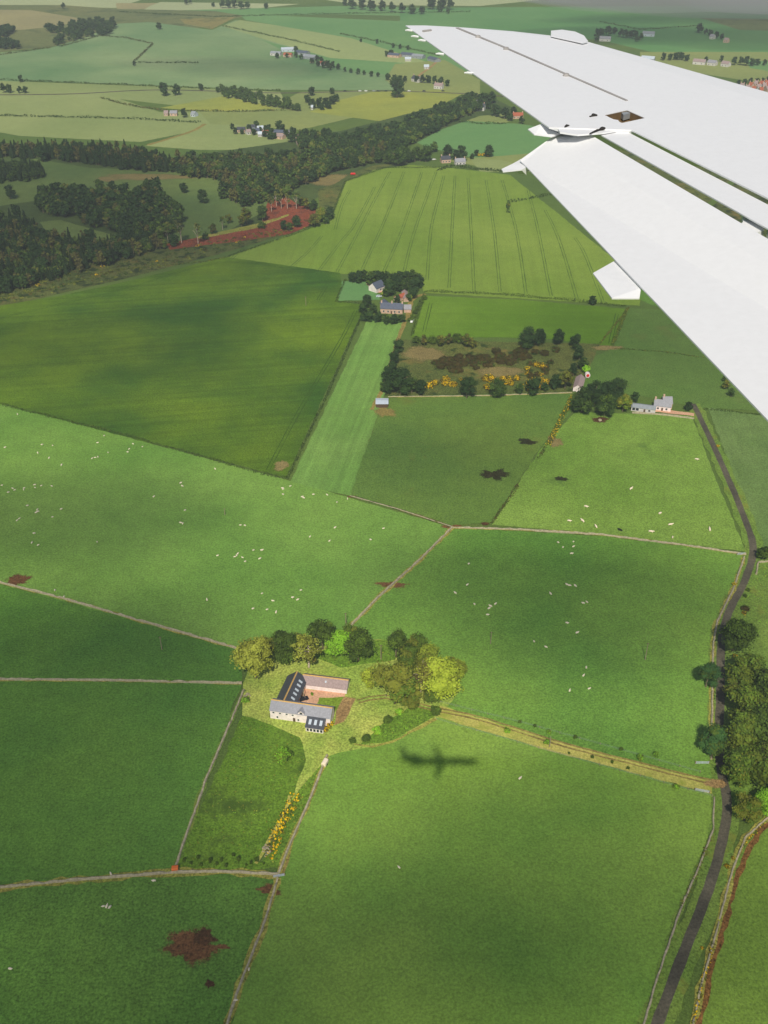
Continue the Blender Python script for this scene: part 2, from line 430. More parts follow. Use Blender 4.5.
F('f7', (452,528),(600,536),(746,554),(716,640),(712,790),(436,712),(350,629))
F('f3', (-120,556),(0,584),(240,650),(242,682),(0,680),(-120,680))
F('f3', (-120,680),(0,680),(242,683),(172,873),(0,888),(-120,900))
F('f2', (-160,902),(0,888),(172,873),(278,876),(222,1050),(-220,1080))
F('f1', (326,754),(440,716),(560,752),(716,796),(712,832),(690,884),(650,1000),(630,1070),(216,1070),(280,876))
F('f18', (768,556),(756,548),(745,585),(727,625),(724,760),(736,800),(900,820),(900,600))
F('f17', (680,1070),(700,985),(740,850),(768,815),(900,760),(900,1090))
# the farm's own ground
F('farm_lawn', (243,684),(252,660),(300,640),(420,640),(462,690),(438,718),(390,742),(330,756),(296,800),(285,800),(282,764),(250,738),(242,715))
F('lush', (360,745),(385,722),(415,705),(440,712),(392,742))
F('lush', (310,655),(350,640),(400,640),(395,660),(340,668))
F('paddock', (243,716),(262,722),(300,738),(306,760),(292,800),(258,862),(180,868),(176,862))
F('lush', (262,862),(296,795),(326,758),(282,868),(180,872),(182,866))
F('lane_verge', (434,716),(440,706),(560,742),(700,779),(720,783),(717,795),(640,775),(560,754))
F('gravel', (304,689),(346,692),(344,699),(320,699),(314,709),(299,706))
F('yard_lawn', (319,698),(344,697),(337,711),(318,708))
F('dirt', (344,697),(356,699),(352,706),(344,722),(334,726),(336,712))
strip('verge', [(354,745),(372,747),(392,742),(436,719)], 1.1, G['verge'], .5)
# muddy and bare places
blob('soil', 191, 946, 26, 17, G['soil'], 64, .42, 9); blob('soil', 204, 938, 13, 8, G['soil_dark'], 30, .4)
blob('soil', 210, 984, 5, 4, G['soil_dark'], 20, .4); blob('soil', 222, 947, 9, 2.4, G['soil'], 24, .5)
blob('soil', 270, 890, 12, 5, G['soil'], 44, .6, 6); blob('soil', 18, 580, 13, 5, G['soil'], 40, .35, 4)
blob('soil', 392, 585, 17, 3, G['soil'], 44, .5, 5); blob('soil', 452, 527, 10, 2.5, G['soil'], 30, .5, 3)
blob('soil', 485, 524, 4, 2, G['soil_dark'], 20, .4); blob('soil', 600, 420, 9, 3, G['soil_dark'], 30, .4)
blob('soil', 561, 479, 7, 2.4, G['peat'], 30, .4, 3); blob('soil', 495, 475, 13, 6, G['peat'], 40, .7, 8)
blob('soil', 527, 442, 10, 3, G['peat'], 30, .6, 5); blob('soil', 352, 497, 5, 1.5, G['soil'], 20, .5)
blob('dead_grass_patch', 555, 442, 9, 5, G['deadgrass'], 30, .5); blob('dead_grass_patch', 281, 466, 7, 6, G['deadgrass'], 24, .4)
blob('worn_ground', 385, 412, 10, 6, G['track'], 30, .5, 4)
# roads and tracks
ROAD = [(693,404),(697,412),(703,424),(722,465),(743,515),(753,548),(745,580),(729,612),(721.5,642),(720.5,690),(719,740),(721,772),(727,802),(722,842),(708,890),(685,950),(655,1030),(636,1085)]
strip('road_verge', ROAD, 8.6, G['f18'], .8)
strip('road', ROAD, 3.2, M['tarmac'], .14)
G['wheel'] = field('tarmac_worn', (128,120,118), (142,132,126), .15, .05, bump=.1)
LANE = [(358,702),(385,697),(432,709),(480,719),(560,744),(640,765),(700,780),(722,784)]
mb = MB(); pl = px_path(LANE); zl = lay_path(pl)
for s in (-.85, .85): strip_mb(mb, pl, .75, zl, .16, s)
tag(mb.build('lane', G['track']), kind='structure')
blob('track', 716, 784, 13, 4.5, G['dirt'], 24, .25)
strip('driveway', [(632,409),(660,411),(694,415)], 4.0, G['gravel'], .4)
strip('track', [(405,322),(398,340),(386,380),(378,398),(372,410)], 2.6, G['track'], .5)
strip('track', [(425,294),(412,300),(408,320)], 3.5, G['track'], .5)
strip('track', [(290,850),(286,862),(280,874)], 2, G['track'], .5)
strip('footpath', [(290,796),(282,818),(256,864)], 1.2, G['lane_verge'], .3)
strip('road', [(-20,95),(70,94),(160,90),(280,93),(380,91),(470,94),(520,98)], 5, M['tarmac'], .1)
strip('road', [(205,124),(190,132),(148,145)], 5, G['track'], .5)
strip('road', [(418,76),(432,66),(440,58)], 4, G['dirt'], .4)
strip('soil', [(690,1060),(707,985),(729,905),(748,850),(776,817),(840,772)], 1.9, G['bank'], .6, 2.5)
# felled rows, tramlines through the barley
mb = MB()
def tram(pts, mbx, gap=1.9, w=.45):
    p = px_path(pts, 6); z = lay_path(p)
    for s in (-gap/2, gap/2): strip_mb(mbx, p, w, z, .15, s)
for pts in [[(228,262),(247,246),(262,238)],[(290,268),(308,252),(322,236)],[(318,272),(340,243),(355,224),(375,187)],[(337,272),(352,244),(380,190),(390,172)],
            [(362,270),(384,222),(404,172)],[(384,271),(402,230),(422,172)],[(404,272),(415,230),(436,172)],[(427,280),(431,230),(438,200),(444,176)],[(449,288),(452,230),(455,176)],
            [(474,291),(471,230),(468,178)],[(500,292),(494,230),(486,180)],[(526,294),(516,230),(502,180)],[(551,296),(538,230),(528,190)],[(577,299),(559,240),(545,210)],[(603,302),(585,255),(575,238)],
            [(335,230),(342,205),(350,190)]]: tram(pts, mb)
tag(mb.build('tractor_tracks', G['crop_track']), kind='structure')
mb = MB()
for pts in [[(268,470),(300,410),(340,342),(356,310)],[(318,300),(330,280)],[(424,332),(431,303)],[(610,344),(617,314)],[(0,318),(120,290),(220,263),(300,270)],[(338,302),(366,306)]]: tram(pts, mb)
tag(mb.build('tractor_tracks', G['crop_track_dark']), kind='structure')

# ------------------------------------------------------------------ walls, hedges, fences
def stone_wall(pts, label, h=1.15, w=.75, verge=2.0, group=None, mat='stone', vm='verge'):
    if verge: strip('verge', pts, verge, G[vm], verge*.28, 3)
    path = px_path(pts, 1.6, False); nr = normals(path); mb = MB(); rings = []
    for p, n in zip(path, nr):
        hh = h*random.uniform(.68, 1.15)*(random.uniform(.25,.6) if random.random() < .07 else 1); j = random.uniform(-.1, .1); a = w/2*random.uniform(.85, 1.2)
        rings.append([(p+n*(a*1.1+j)), p+n*(a*.8+j)+Vector((0,0,hh*.85)), p+n*(a*.35+j)+Vector((0,0,hh)), p-n*(a*.35-j)+Vector((0,0,hh*.97)), p-n*(a*.8-j)+Vector((0,0,hh*.85)), p-n*(a*1.1-j)])
    mb.rings(rings); o = mb.build('stone_wall', M[mat]); tag(o, label, 'wall', group); return o
stone_wall([(-60,892),(0,888),(60,882),(172,873),(220,872),(278,875)], 'pale drystone wall running from the left edge past the orange box', verge=2.6)
stone_wall([(327,756),(310,800),(292,840),(278,876)], 'drystone wall along the right side of the rough paddock, with a small trailer at its top', verge=1.6)
stone_wall([(278,878),(262,930),(240,985),(222,1040)], 'tumbled drystone wall leaving the bottom edge beside the brown soil patch', h=.9, verge=2.2)
stone_wall([(244,690),(230,724),(206,780),(176,866)], 'thin drystone wall down the left side of the rough paddock', h=.9, verge=1.8, vm='f18')
stone_wall([(-60,680),(0,680),(120,681),(242,684)], 'straight level drystone wall reaching the farm from the left edge', verge=1.4)
stone_wall([(-60,567),(0,583),(60,598),(150,624),(238,649)], 'slanting drystone wall between the sheep pasture and the farm', verge=1.6)
stone_wall([(350,627),(378,598),(420,560),(452,528)], 'drystone wall crossing the reddish worn patch between two pastures', verge=2.0)
stone_wall([(452,528),(520,530),(600,535),(680,545),(746,555)], 'low drystone wall below the field with the cattle', h=1.0, verge=1.6)
stone_wall([(744,558),(733,590),(717,622),(713,645),(712,700),(711,760)], 'drystone wall following the left side of the road past two dark trees', verge=1.8)
stone_wall([(714,798),(713,830),(700,865),(680,910),(655,985),(638,1045)], 'drystone wall beside the road along the lower right field', h=1.0, w=.6, verge=1.8, vm='f18')
stone_wall([(688,1050),(700,990),(718,925),(733,868),(745,838),(768,818)], 'ruined drystone wall with gorse right of the road', h=.8, w=.6, verge=2.0)
stone_wall([(350,496),(400,510),(452,527)], 'mossy low wall at the foot of the mown strip', h=.5, w=.5, verge=1.6, vm='rough')
stone_wall([(768,562),(758,563),(756,575)], 'short pale wall corner by the road at the right edge', verge=0)
stone_wall([(388,397),(480,396),(572,393)], 'low bank wall under the gorse thicket', h=.6, w=.6, verge=1.6)
stone_wall([(632,413),(660,415),(694,419)], 'pale garden wall in front of the grey roofed cottage', h=1.1, verge=0)

class Leaves:
    """a bag of small leaf-clump faces"""
    def __init__(s): s.V = []; s.F = []; s.M = []; s.n = 0
    def add(s, c, nrm, size, mi, asp=.75):
        k = len(c)
        if k == 0: return
        r = RNG.normal(size=(k, 3)); n = nrm+.55*r; n /= np.linalg.norm(n, axis=1, keepdims=True)+1e-9
        a = np.cross(n, RNG.normal(size=(k, 3))); a /= np.linalg.norm(a, axis=1, keepdims=True)+1e-9
        b = np.cross(n, a); sz = (size*RNG.uniform(.6, 1.35, size=(k, 1)))
        q = np.stack([c-a*sz, c-b*sz*asp, c+a*sz, c+b*sz*asp], 1).reshape(-1, 3)
        s.V.append(q); s.F.append(np.arange(4*k).reshape(-1, 4)+s.n); s.n += 4*k
        s.M.append(np.full(k, mi) if np.isscalar(mi) else mi)
    def blob(s, c, r, mi, sub=1):
        bm = bmesh.new(); bmesh.ops.create_icosphere(bm, subdivisions=sub, radius=1)
        v = np.array([x.co[:] for x in bm.verts]); f = [[y.index for y in x.verts] for x in bm.faces]; bm.free()
        v = v*(1+RNG.uniform(-.1, .1, size=(len(v), 1)))*np.array(r)+np.array(c)
        s.V.append(v); s.F.append(np.array([t+[t[2]] for t in f])+s.n); s.n += len(v); s.M.append(np.full(len(f), mi))
    def mesh(s, name, mats):
        V = np.concatenate(s.V); F_ = np.concatenate(s.F); Mi = np.concatenate(s.M)
        faces = [tuple(x) if x[2] != x[3] else tuple(x[:3]) for x in F_.tolist()]
        me = bpy.data.meshes.new(name); me.from_pydata(V.tolist(), [], faces)
        for m in mats: me.materials.append(m)
        me.polygons.foreach_set('material_index', Mi.astype(np.int32)); me.update(); return me
def hedge(pts, label, mats, w=2.0, h=2.0, dens=5., size=.35, group=None, gap=0., cat='hedge', name='hedge'):
    path = px_path(pts, 1.0, False); L = Leaves()
    P3 = np.array([p[:] for p in path]); NR = np.array([n[:] for n in normals(path)])
    k = int(len(path)*dens*w); idx = RNG.integers(0, len(path), k)
    big = .55+.9*np.abs(np.sin(idx*.09+2*np.sin(idx*.023)))*RNG.uniform(.6, 1, k)
    if gap: keep = np.sin(idx*.05+3*np.sin(idx*.017)) > -1+2*gap; idx = idx[keep]; big = big[keep]
    k = len(idx); a = RNG.uniform(0, PI, k); rr = np.sqrt(RNG.uniform(.35, 1, k))
    off = np.cos(a)*rr*w/2; zz = (.15+np.sin(a)*rr*.85)*h*big
    c = P3[idx]+NR[idx]*off[:, None]; c[:, 2] += zz; c[:, :2] += RNG.normal(scale=.25, size=(k, 2))
    nrm = NR[idx]*np.cos(a)[:, None]+np.array([0, 0, 1.])*np.sin(a)[:, None]
    L.add(c, nrm, size, RNG.integers(0, len(mats), k))
    return tag(link(name, L.mesh(name, [M['leaf_'+m] for m in mats])), label, cat, group)
hedge([(-40,394),(0,405),(130,437),(268,476),(288,479)], 'long dark hedge along the bottom of the dark barley field', ['dark','hedge'], 1.6, 1.6)
hedge([(288,478),(325,400),(366,306)], 'hedge between the dark barley and the mown strip', ['dark','hedge'], 1.5, 1.6)
hedge([(425,292),(500,295),(560,300),(625,307)], 'dark clipped hedge along the bottom of the tramlined barley', ['dark2','dark'], 2.2, 2.0)
hedge([(412,336),(424,296)], 'short leaning hedge left of the small barley field', ['dark','hedge'], 2.2, 2)
hedge([(627,309),(619,330),(612,347)], 'ragged hedge right of the small barley field', ['dark','olive','gorse2'], 2.4, 2.2)
hedge([(613,349),(660,352),(705,358)], 'thin hedge under the wing right of the shed', ['hedge','olive'], 1.0, 1.0)
hedge([(336,302),(345,281),(372,281)], 'clipped hedge around the square lawn by the stone farmhouse', ['dark'], 1.6, 1.6)
hedge([(338,302),(366,304)], 'hedge below the square lawn', ['dark2'], 1.6, 1.5)
hedge([(492,523),(505,505),(522,480),(538,460),(545,448)], 'broken dark hedge rising beside the peaty patches', ['dark2','brown','heath'], 1.6, 1.2, gap=.3)
hedge([(548,446),(565,412),(572,398)], 'gorse dotted hedge running up to the tin shed', ['dark2','gorse2','gorse'], 3.2, 2.0)
hedge([(-30,304),(60,287),(120,270),(205,262),(228,257)], 'low hedge between the gully scrub and the dark barley', ['hedge','olive'], 1.6, 1.0)
hedge([(228,257),(290,236),(330,221),(345,182),(385,168),(450,168),(506,172)], 'dark hedge round the head of the tramlined barley', ['dark','hedge'], 2.0, 1.6)
hedge([(700,409),(768,416)], 'thin hedge behind the road end', ['hedge'], 1.2, 1.2)
hedge([(600,344),(629,308)], 'low scrubby line at the barley corner', ['olive','brown'], 1.5, 1.)
hedge([(268,858),(281,826),(296,796)], 'strip of yellow and rust gorse in the rough paddock', ['gorse','gorse','gorse2','brown'], 4.4, 1.5, dens=3.6, size=.42)
hedge([(690,1040),(712,945),(728,882),(740,850),(764,824)], 'gorse and dead bracken along the ruined wall', ['gorse','gorse2','brown'], 1.2, 1.0, gap=.5)
hedge([(712,832),(700,866),(680,910),(660,968)], 'straggling brush along the roadside wall', ['brown','olive'], 1.0, .8, gap=.45)
# far hedges
for pts, lab, ms in [
    ([(60,47),(100,36),(125,38),(153,44),(134,62)], 'dark zigzag hedge across the far green hill', ['dark2','brown']),
    ([(136,63),(198,63)], 'short level hedge in the middle of the far green hill', ['dark2']),
    ([(0,55),(50,48)], 'hedge at the foot of the far brown moor', ['brown','dark2']),
    ([(0,116),(130,119),(200,123)], 'thin dark line of hedge across the pale green slope', ['hedge']),
    ([(100,98),(130,106),(165,111),(240,112),(300,110)], 'hedge by the pink far cottage', ['hedge','brown']),
    ([(0,80),(70,83),(140,86),(210,89)], 'hedge dividing the far hill from the pale slope', ['hedge']),
    ([(232,90),(280,91)], 'bushy roadside hedge left of the lone round tree', ['dark2','dark']),
    ([(222,26),(290,40),(340,52)], 'hedge above the left far farm', ['dark2']),
    ([(340,34),(380,42),(440,56)], 'dotted hedge above the right far farm', ['dark','hedge']),
    ([(458,122),(480,124),(505,124)], 'short hedge between the two green fields by the white house', ['dark2']),
    ([(438,171),(452,166),(500,172),(540,171)], 'hedge below the roadside cottages', ['dark2','hedge']),
    ([(120,12),(215,17),(330,14),(470,12)], 'dark hedge along the far skyline fields', ['dark2']),
    ([(600,22),(640,30),(700,26)], 'thin far hedge behind the villa trees', ['hedge']),
    ([(508,213),(508,203),(530,199),(556,194)], 'dark hedge corner beside the wing flap', ['dark2'])]:
    hedge(pts, lab, ms, 3.0, 2.2, dens=.9, size=.9)

# ------------------------------------------------------------------ trees
def crown(kind, n, size, seed, core=True):
    """leaf clumps through a lobed volume; crown one unit wide"""
    global RNG
    RNG = np.random.default_rng(seed); rr = random.Random(seed); L = Leaves()
    K = KINDS[kind]; hgt = K['h']; nm = len(K['mats'])
    if K['form'] == 'cone':
        t = RNG.uniform(0, 1, n)**.75; ph = RNG.uniform(0, 2*PI, n)
        lay = .82+.18*np.sin(t*38+ph*.0); r = .5*(1-t**1.15*.97)*0+.5*t*lay*(.78+.22*np.sin(3*ph+seed))*RNG.uniform(.55, 1, n)**.5
        z = hgt*(1-t*.92)
        c = np.stack([np.cos(ph)*r, np.sin(ph)*r, z], 1); nr = np.stack([np.cos(ph), np.sin(ph), np.full(n, .6)], 1)
        L.add(c, nr, size, RNG.integers(0, nm, n))
        if core:
            mb = [(.36*.85, .1*hgt), (.2, .5*hgt), (.05, .93*hgt)]
            V = []; 
            for r0, z0 in mb:
                for k in range(7): V.append((math.cos(k*2*PI/7)*r0, math.sin(k*2*PI/7)*r0, z0))
            Fq = [(i*7+k, i*7+(k+1) % 7, (i+1)*7+(k+1) % 7, (i+1)*7+k) for i in range(2) for k in range(7)]
            L.V.append(np.array(V)); L.F.append(np.array(Fq)+L.n); L.n += len(V); L.M.append(np.full(len(Fq), 0))
        return L
    nl = K['lobes']; lob = []; ax = rr.uniform(.78, 1.0); ay = rr.uniform(.78, 1.0); lean = rr.uniform(-.1, .1)
    zb = K['base']*hgt
    for i in range(nl):
        a = rr.uniform(0, 2*PI); q = math.sqrt(rr.uniform(0, 1))
        zz = rr.uniform(0, 1); wid = math.sin(PI*(.22+.68*zz))**.8
        rad = rr.uniform(.11, .27)*K['lr']; R_ = max(0, .54-rad*.75)*wid*q**.7*rr.uniform(.85, 1.12)
        lob.append((np.array([math.cos(a)*R_*ax+lean*zz, math.sin(a)*R_*ay, zb+rad*.6+zz*(hgt-zb-rad*1.5)]), rad, rr.randrange(nm)))
    lob.append((np.array([0, 0, (zb+hgt)/2]), .3*K['lr'], 0))
    per = max(6, n//len(lob))
    for c0, rad, mi in lob:
        d = RNG.normal(size=(per, 3)); d /= np.linalg.norm(d, axis=1, keepdims=True)
        d[:, 2] = np.where(d[:, 2] < -.4, -d[:, 2], d[:, 2])
        r = rad*RNG.uniform(.66, 1.22, size=(per, 1)); c = c0+d*r*np.array([1, 1, .85])
        inside = np.zeros(per, bool)
        for c1, r1, _ in lob:
            if c1 is not c0: inside |= np.linalg.norm((c-c1)/np.array([1, 1, .85]), axis=1) < r1*.72
        keep = ~inside; m_ = np.where(RNG.uniform(size=per) < .25, RNG.integers(0, nm, per), mi)
        L.add(c[keep], d[keep]+np.array([0, 0, .35]), size, m_[keep])
        if core and not K.get('open'): L.blob(c0, (rad*.74, rad*.74, rad*.62), mi if nm < 2 else 0, 1)
    return L
def trunk_mb(kind, seed):
    rr = random.Random(seed+99); K = KINDS[kind]; h = K['h']; mb = MB()
    top = h*(.8 if K['form'] != 'cone' else .95); r = .028 if not K.get('open') else .03
    mb.tube([(0,0,-.01),(0,0,h*.08),(rr.uniform(-.02,.02),rr.uniform(-.02,.02),h*.4),(rr.uniform(-.04,.04),0,top)], [r*1.5, r, r*.75, r*.2], 7)
    if K['form'] != 'cone':
        for i in range(9 if K.get('open') else 6):
            a = i*2.4+rr.uniform(-.4,.4); z0 = h*rr.uniform(.28,.55); ln = rr.uniform(.24,.42)
            mb.tube([(0,0,z0),(math.cos(a)*ln*.5, math.sin(a)*ln*.5, z0+ln*.55*h),(math.cos(a)*ln, math.sin(a)*ln, z0+ln*.9*h)], [r*.55, r*.38, r*.12], 5)
    return mb
def kd(form, h, base, lobes, lr, mats, bark='bark', **k): return dict(form=form, h=h, base=base, lobes=lobes, lr=lr, mats=mats, bark=bark, **k)
KINDS = dict(
    wood=kd('round', 1.15, .1, 16, 1.05, ['wood','wood2','wood']), woodmix=kd('round', 1.15, .12, 18, .95, ['wood2','wood3','wood2']), woodlight=kd('round', 1.1, .12, 18, .95, ['wood3','wood4','wood3']), woodbare=kd('round', 1.3, .2, 14, .8, ['wood5','wood4','wood5']),
    dark=kd('round', 1.15, .2, 20, 1.0, ['dark','dark2','mid']), mid=kd('round', 1.1, .2, 20, 1.0, ['mid','dark','olive']),
    olive=kd('round', 1.1, .22, 22, .9, ['olive','mid','olive']), bronze=kd('round', 1.05, .18, 24, .95, ['bronze','mid','dark','bronze']),
    pale=kd('round', 1.05, .22, 22, .85, ['pale','olive','pale']), bright=kd('round', 1.1, .15, 20, .95, ['bright','bright','mid']),
    yellow=kd('round', 1.05, .15, 20, .95, ['yellow','olive','yellow']), blue=kd('round', 1.35, .12, 20, .95, ['blue','dark','blue']),
    sparse=kd('round', 1.2, .3, 26, .62, ['pale','olive','brown'], 'bark_pale', open=True),
    conifer=kd('cone', 1.6, 0, 0, 0, ['conifer','wood','conifer2']), thin=kd('round', 1.9, .45, 12, .8, ['wood4','wood3','conifer2'], 'bark_pale', open=True),
    bush=kd('round', .75, .02, 12, 1.15, ['dark','mid','hedge']), bushlight=kd('round', .7, .02, 12, 1.15, ['bright','olive','mid']),
    gorse=kd('round', .62, .0, 12, 1.2, ['gorse','gorse2','heath']), heath=kd('round', .4, .0, 12, 1.2, ['heath','dark2','heath']), brownwood=kd('round', 1.2, .2, 16, .9, ['brown','olive','dark']))
LOD = {0: (3400, .028), 1: (1300, .044), 2: (420, .072)}
_crowns = {}
def crown_mesh(kind, lod, v):
    key = (kind, lod, v)
    if key not in _crowns:
        n, s = LOD[lod]
        if KINDS[kind].get('open'): n = int(n*.7)
        me = crown(kind, n, s, 1000+hash_(kind)*17+v*5+lod).mesh('crown', [M['leaf_'+m] for m in KINDS[kind]['mats']])
        tm = trunk_mb(kind, v).mesh('trunk', M[KINDS[kind]['bark']], True)
        _crowns[key] = (me, tm)
    return _crowns[key]
def hash_(s): return sum(ord(c)*(i+1) for i, c in enumerate(s)) % 97
_single = {}
def single_mesh(kind, v):
    """far tree: trunk and crown in one mesh"""
    if (kind, v) not in _single:
        K = KINDS[kind]; L = crown(kind, 330, .085, 500+hash_(kind)*7+v); t = trunk_mb(kind, v)
        fv = np.array(t.v); q = [f for f in t.f if len(f) == 4]
        L.V.append(fv); L.F.append(np.array(q)+L.n); L.n += len(fv); L.M.append(np.full(len(q), len(K['mats'])))
        _single[(kind, v)] = L.mesh('tree', [M['leaf_'+m] for m in K['mats']]+[M[K['bark']]])
    return _single[(kind, v)]
TREES = [0]; BROAD = [0]
def tree(cx, cy, wpx, kind, label, cat='tree', group=None, name=None, hs=1.0, base=False, parts=None):
    """cx, cy: middle of the crown in the survey picture; wpx its width"""
    if kind == 'dark' and cy < 430: kind = 'wood'
    if kind == 'mid' and cy < 430: kind = 'woodmix'
    K = KINDS[kind]; W = wpx/pxm(cy); zc = K['h']*W*hs*(.57 if K['h'] > .8 else .4)
    p = P(cx, cy, 0 if base else zc); s = pxm(cy)
    g = Vector((p.x, p.y, 0)); rz = random.uniform(0, 6.28); v = random.randrange(5)
    nm = name or ('conifer_tree' if K['form'] == 'cone' else 'birch_tree' if kind == 'thin' else 'hedgerow_tree' if cy < 125 else 'broadleaf_tree')
    if nm == 'broadleaf_tree': BROAD[0] += 1
    TREES[0] += 1
    if parts is None: parts = wpx >= 9.5
    if parts and K['h'] > .8:
        lod = 0 if wpx >= 18 else 1 if wpx >= 12 else 2
        c, t = crown_mesh(kind, lod, v)
        r = empty(nm, g, rz, label, cat, group); r.scale = (W, W, W*hs)
        link('crown', c, r); link('trunk', t, r)
        return r
    if K['h'] <= .8:
        c, t = crown_mesh(kind, 1 if wpx >= 10 else 2, v)
        return tag(link(nm, c, None, g, rz, (W, W, W*hs)), label, cat, group)
    return tag(link(nm, single_mesh(kind, v), None, g, rz, (W, W, W*hs)), label, cat, group)

# trees round the steading
for a in [(254,657,36,'pale','large pale olive tree at the left end of the farm'),
    (285,645,28,'dark','dark round tree just behind the slate roofed barn'),
    (308,650,27,'sparse','thin leaved tree with pale bare branches behind the farm courtyard'),
    (322,634,24,'dark','dark tree half hidden at the back of the farm shelter belt'),
    (341,641,24,'bright','fresh light green tree behind the farm courtyard'),
    (358,645,26,'dark','dark dense tree right of the fresh light green one'),
    (369,675,14,'yellow','small bright yellow green tree by the farm track'),
    (370,684,8,'yellow','tiny yellow green bush at the foot of the small bright tree'),
    (396,643,22,'dark','dark upright tree at the left of the right hand farm copse'),
    (417,645,22,'mid','mid green tree at the back of the right hand farm copse'),
    (427,655,22,'yellow','yellow green tree at the back of the right hand farm copse'),
    (395,682,36,'olive','broad olive tree nearest the lane at the left of the copse'),
    (421,676,26,'sparse','brownish thin crowned tree in the middle of the copse'),
    (443,676,36,'yellow','large yellow green tree at the right end of the copse'),
    (270,646,18,'olive','olive tree filling the belt between the pale tree and the dark round one'),(298,640,20,'mid','mid green tree filling the belt behind the thin leaved tree'),(334,647,16,'bright','smaller light green tree at the foot of the fresh green one'),(349,634,18,'mid','mid green tree at the very back of the farm shelter belt'),
    (408,656,22,'mid','mid green tree inside the right hand copse'),(432,668,24,'olive','olive tree inside the right hand copse'),(456,668,20,'yellow','yellow tree at the outer corner of the copse'),(411,690,18,'olive','low olive tree at the front of the copse near the track'),
    (432,694,16,'mid','small green tree at the front of the copse by the lane'),
    (410,700,16,'olive','small olive tree at the copse foot')]: tree(a[0], a[1], a[2]*1.25, *a[3:])
for a in [(436,711,13,'bush','dark bush at the start of the lane verge'),(389,720,12,'bush','dark bush below the copse'),(378,731,12,'bushlight','light green bush on the bank below the copse'),
    (366,738,11,'bush','dark bush at the bottom of the farm bank'),(352,741,8,'bush','small bush at the left end of the farm bank'),(400,712,10,'bushlight','light green bush under the copse edge'),
    (283,756,20,'bushlight','low pale green willow bush on the farm lawn'),(330,725,9,'gorse','bright yellow gorse bush at the corner of the glazed extension'),
    (325,729,8,'gorse','yellow gorse bush in front of the glazed extension'),(246,700,9,'bushlight','pale bush on the bank left of the barn'),(312,694,4,'bushlight','round shrub in the gravel courtyard')]:
    tree(*a, cat='bush', name='gorse_bush' if a[3] == 'gorse' else 'bush')
# saplings along the lane and in the paddock
for x, y, w in [(507,731,7),(549,732,6),(547,742,7),(575,737,5),(535,726,4),(640,757,8),(656,755,7),(621,749,5),(676,787,7),(592,757,4),(612,762,4),(520,722,4),(628,768,4),(569,753,3)]:
    tree(x, y, w, 'bushlight' if w > 5 else 'bush', 'young shrub planted along the ochre lane verge', 'shrub', 'young shrubs along the lane', 'shrub', hs=1.3)
for i in range(14):
    tree(184+i*6.2+random.uniform(-2, 2), 861+random.uniform(-5, 6)-i*.2, random.uniform(2.5, 5), 'bush', 'small dark sapling in the row at the foot of the paddock', 'sapling', 'saplings at the foot of the paddock', 'sapling', hs=2.0)
# roadside
for a in [(737,632,33,'dark','dark tree overhanging the right of the road, highest of the roadside trees'),
    (709,673,22,'blue','tall dark blue green tree on the left of the road'),
    (714,739,25,'blue','blue green tree on the left of the road by the lane mouth'),
    (749,672,38,'bronze','bronze green tree at the top of the roadside wood'),(772,690,40,'dark','dark tree at the right edge of the roadside wood, upper one'),
    (735,690,20,'olive','small olive tree leaning over the road from the wood'),
    (752,706,44,'bronze','broad bronze tree in the upper middle of the roadside wood'),
    (744,731,40,'bronze','bronze tree over the road in the middle of the roadside wood'),
    (770,728,42,'dark','dark tree at the right edge of the roadside wood, middle one'),
    (741,764,36,'mid','dense green tree at the bend of the road by the lane mouth'),
    (764,764,40,'bronze','bronze tree at the right edge of the roadside wood, lower one'),
    (748,806,28,'olive','olive tree at the bottom tip of the roadside wood'),
    (766,800,24,'bright','light green tree at the lower right of the roadside wood'),(790,780,40,'dark','dark tree beyond the lower right of the wood'),
    (765,551,14,'dark','small dark tree at the right edge by the road curve')]: tree(a[0], a[1], a[2]*1.12, *a[3:])
for x, y, w, k, l in [(745,609,10,'heath','rust brown gorse by the upper road'),(744,613,6,'gorse','yellow gorse by the upper road'),(735,656,6,'gorse','yellow gorse clump above the roadside wood'),
    (734,584,5,'gorse','small yellow gorse on the wall by the upper road'),(748,590,5,'bush','small bush right of the upper road'),(745,596,5,'bush','bush right of the upper road, lower of two'),
    (727,866,6,'gorse','yellow gorse on the ruined roadside wall'),(733,858,5,'gorse','small gorse on top of the ruined roadside wall'),(702,948,4,'gorse','lone small gorse far down the ruined wall'),
    (718,446,4,'gorse','tiny gorse by the straight of the road')]:
    tree(x, y, w, k, l, 'bush', name='gorse_bush' if k == 'gorse' else 'bush')
# middle distance
g1 = 'trees beside the grey roofed cottage'
for a in [(583,398,24,'mid'),(596,392,24,'dark'),(609,392,24,'dark'),(618,387,20,'dark'),(606,403,22,'mid')]:
    tree(*a, 'dark tree in the clump left of the grey roofed cottage', group=g1)
tree(624,402,17,'olive','lighter green tree against the left gable of the grey roofed cottage'); tree(635,396,10,'dark','small dark tree behind the cottage lean-to'); tree(689,405,9,'dark','small dark tree in the cottage garden')
g2 = 'trees around the gorse thicket'
for a in [(527,337,20,'dark'),(540,336,15,'dark'),(560,336,14,'dark'),(576,340,13,'dark')]: tree(*a, 'round dark tree along the top of the gorse thicket', group=g2)
for a in [(580,352,13,'dark'),(585,363,13,'mid'),(566,378,17,'brownwood'),(556,381,14,'dark'),(574,369,12,'dark'),(587,369,9,'bright')]: tree(*a, 'tree at the right end of the gorse thicket near the pink gabled shed', group=g2)
for a in [(467,386,20,'dark'),(498,386,18,'mid'),(534,385,17,'dark'),(520,388,10,'mid'),(545,386,9,'dark')]: tree(*a, 'round tree along the lower edge of the gorse thicket', group=g2)
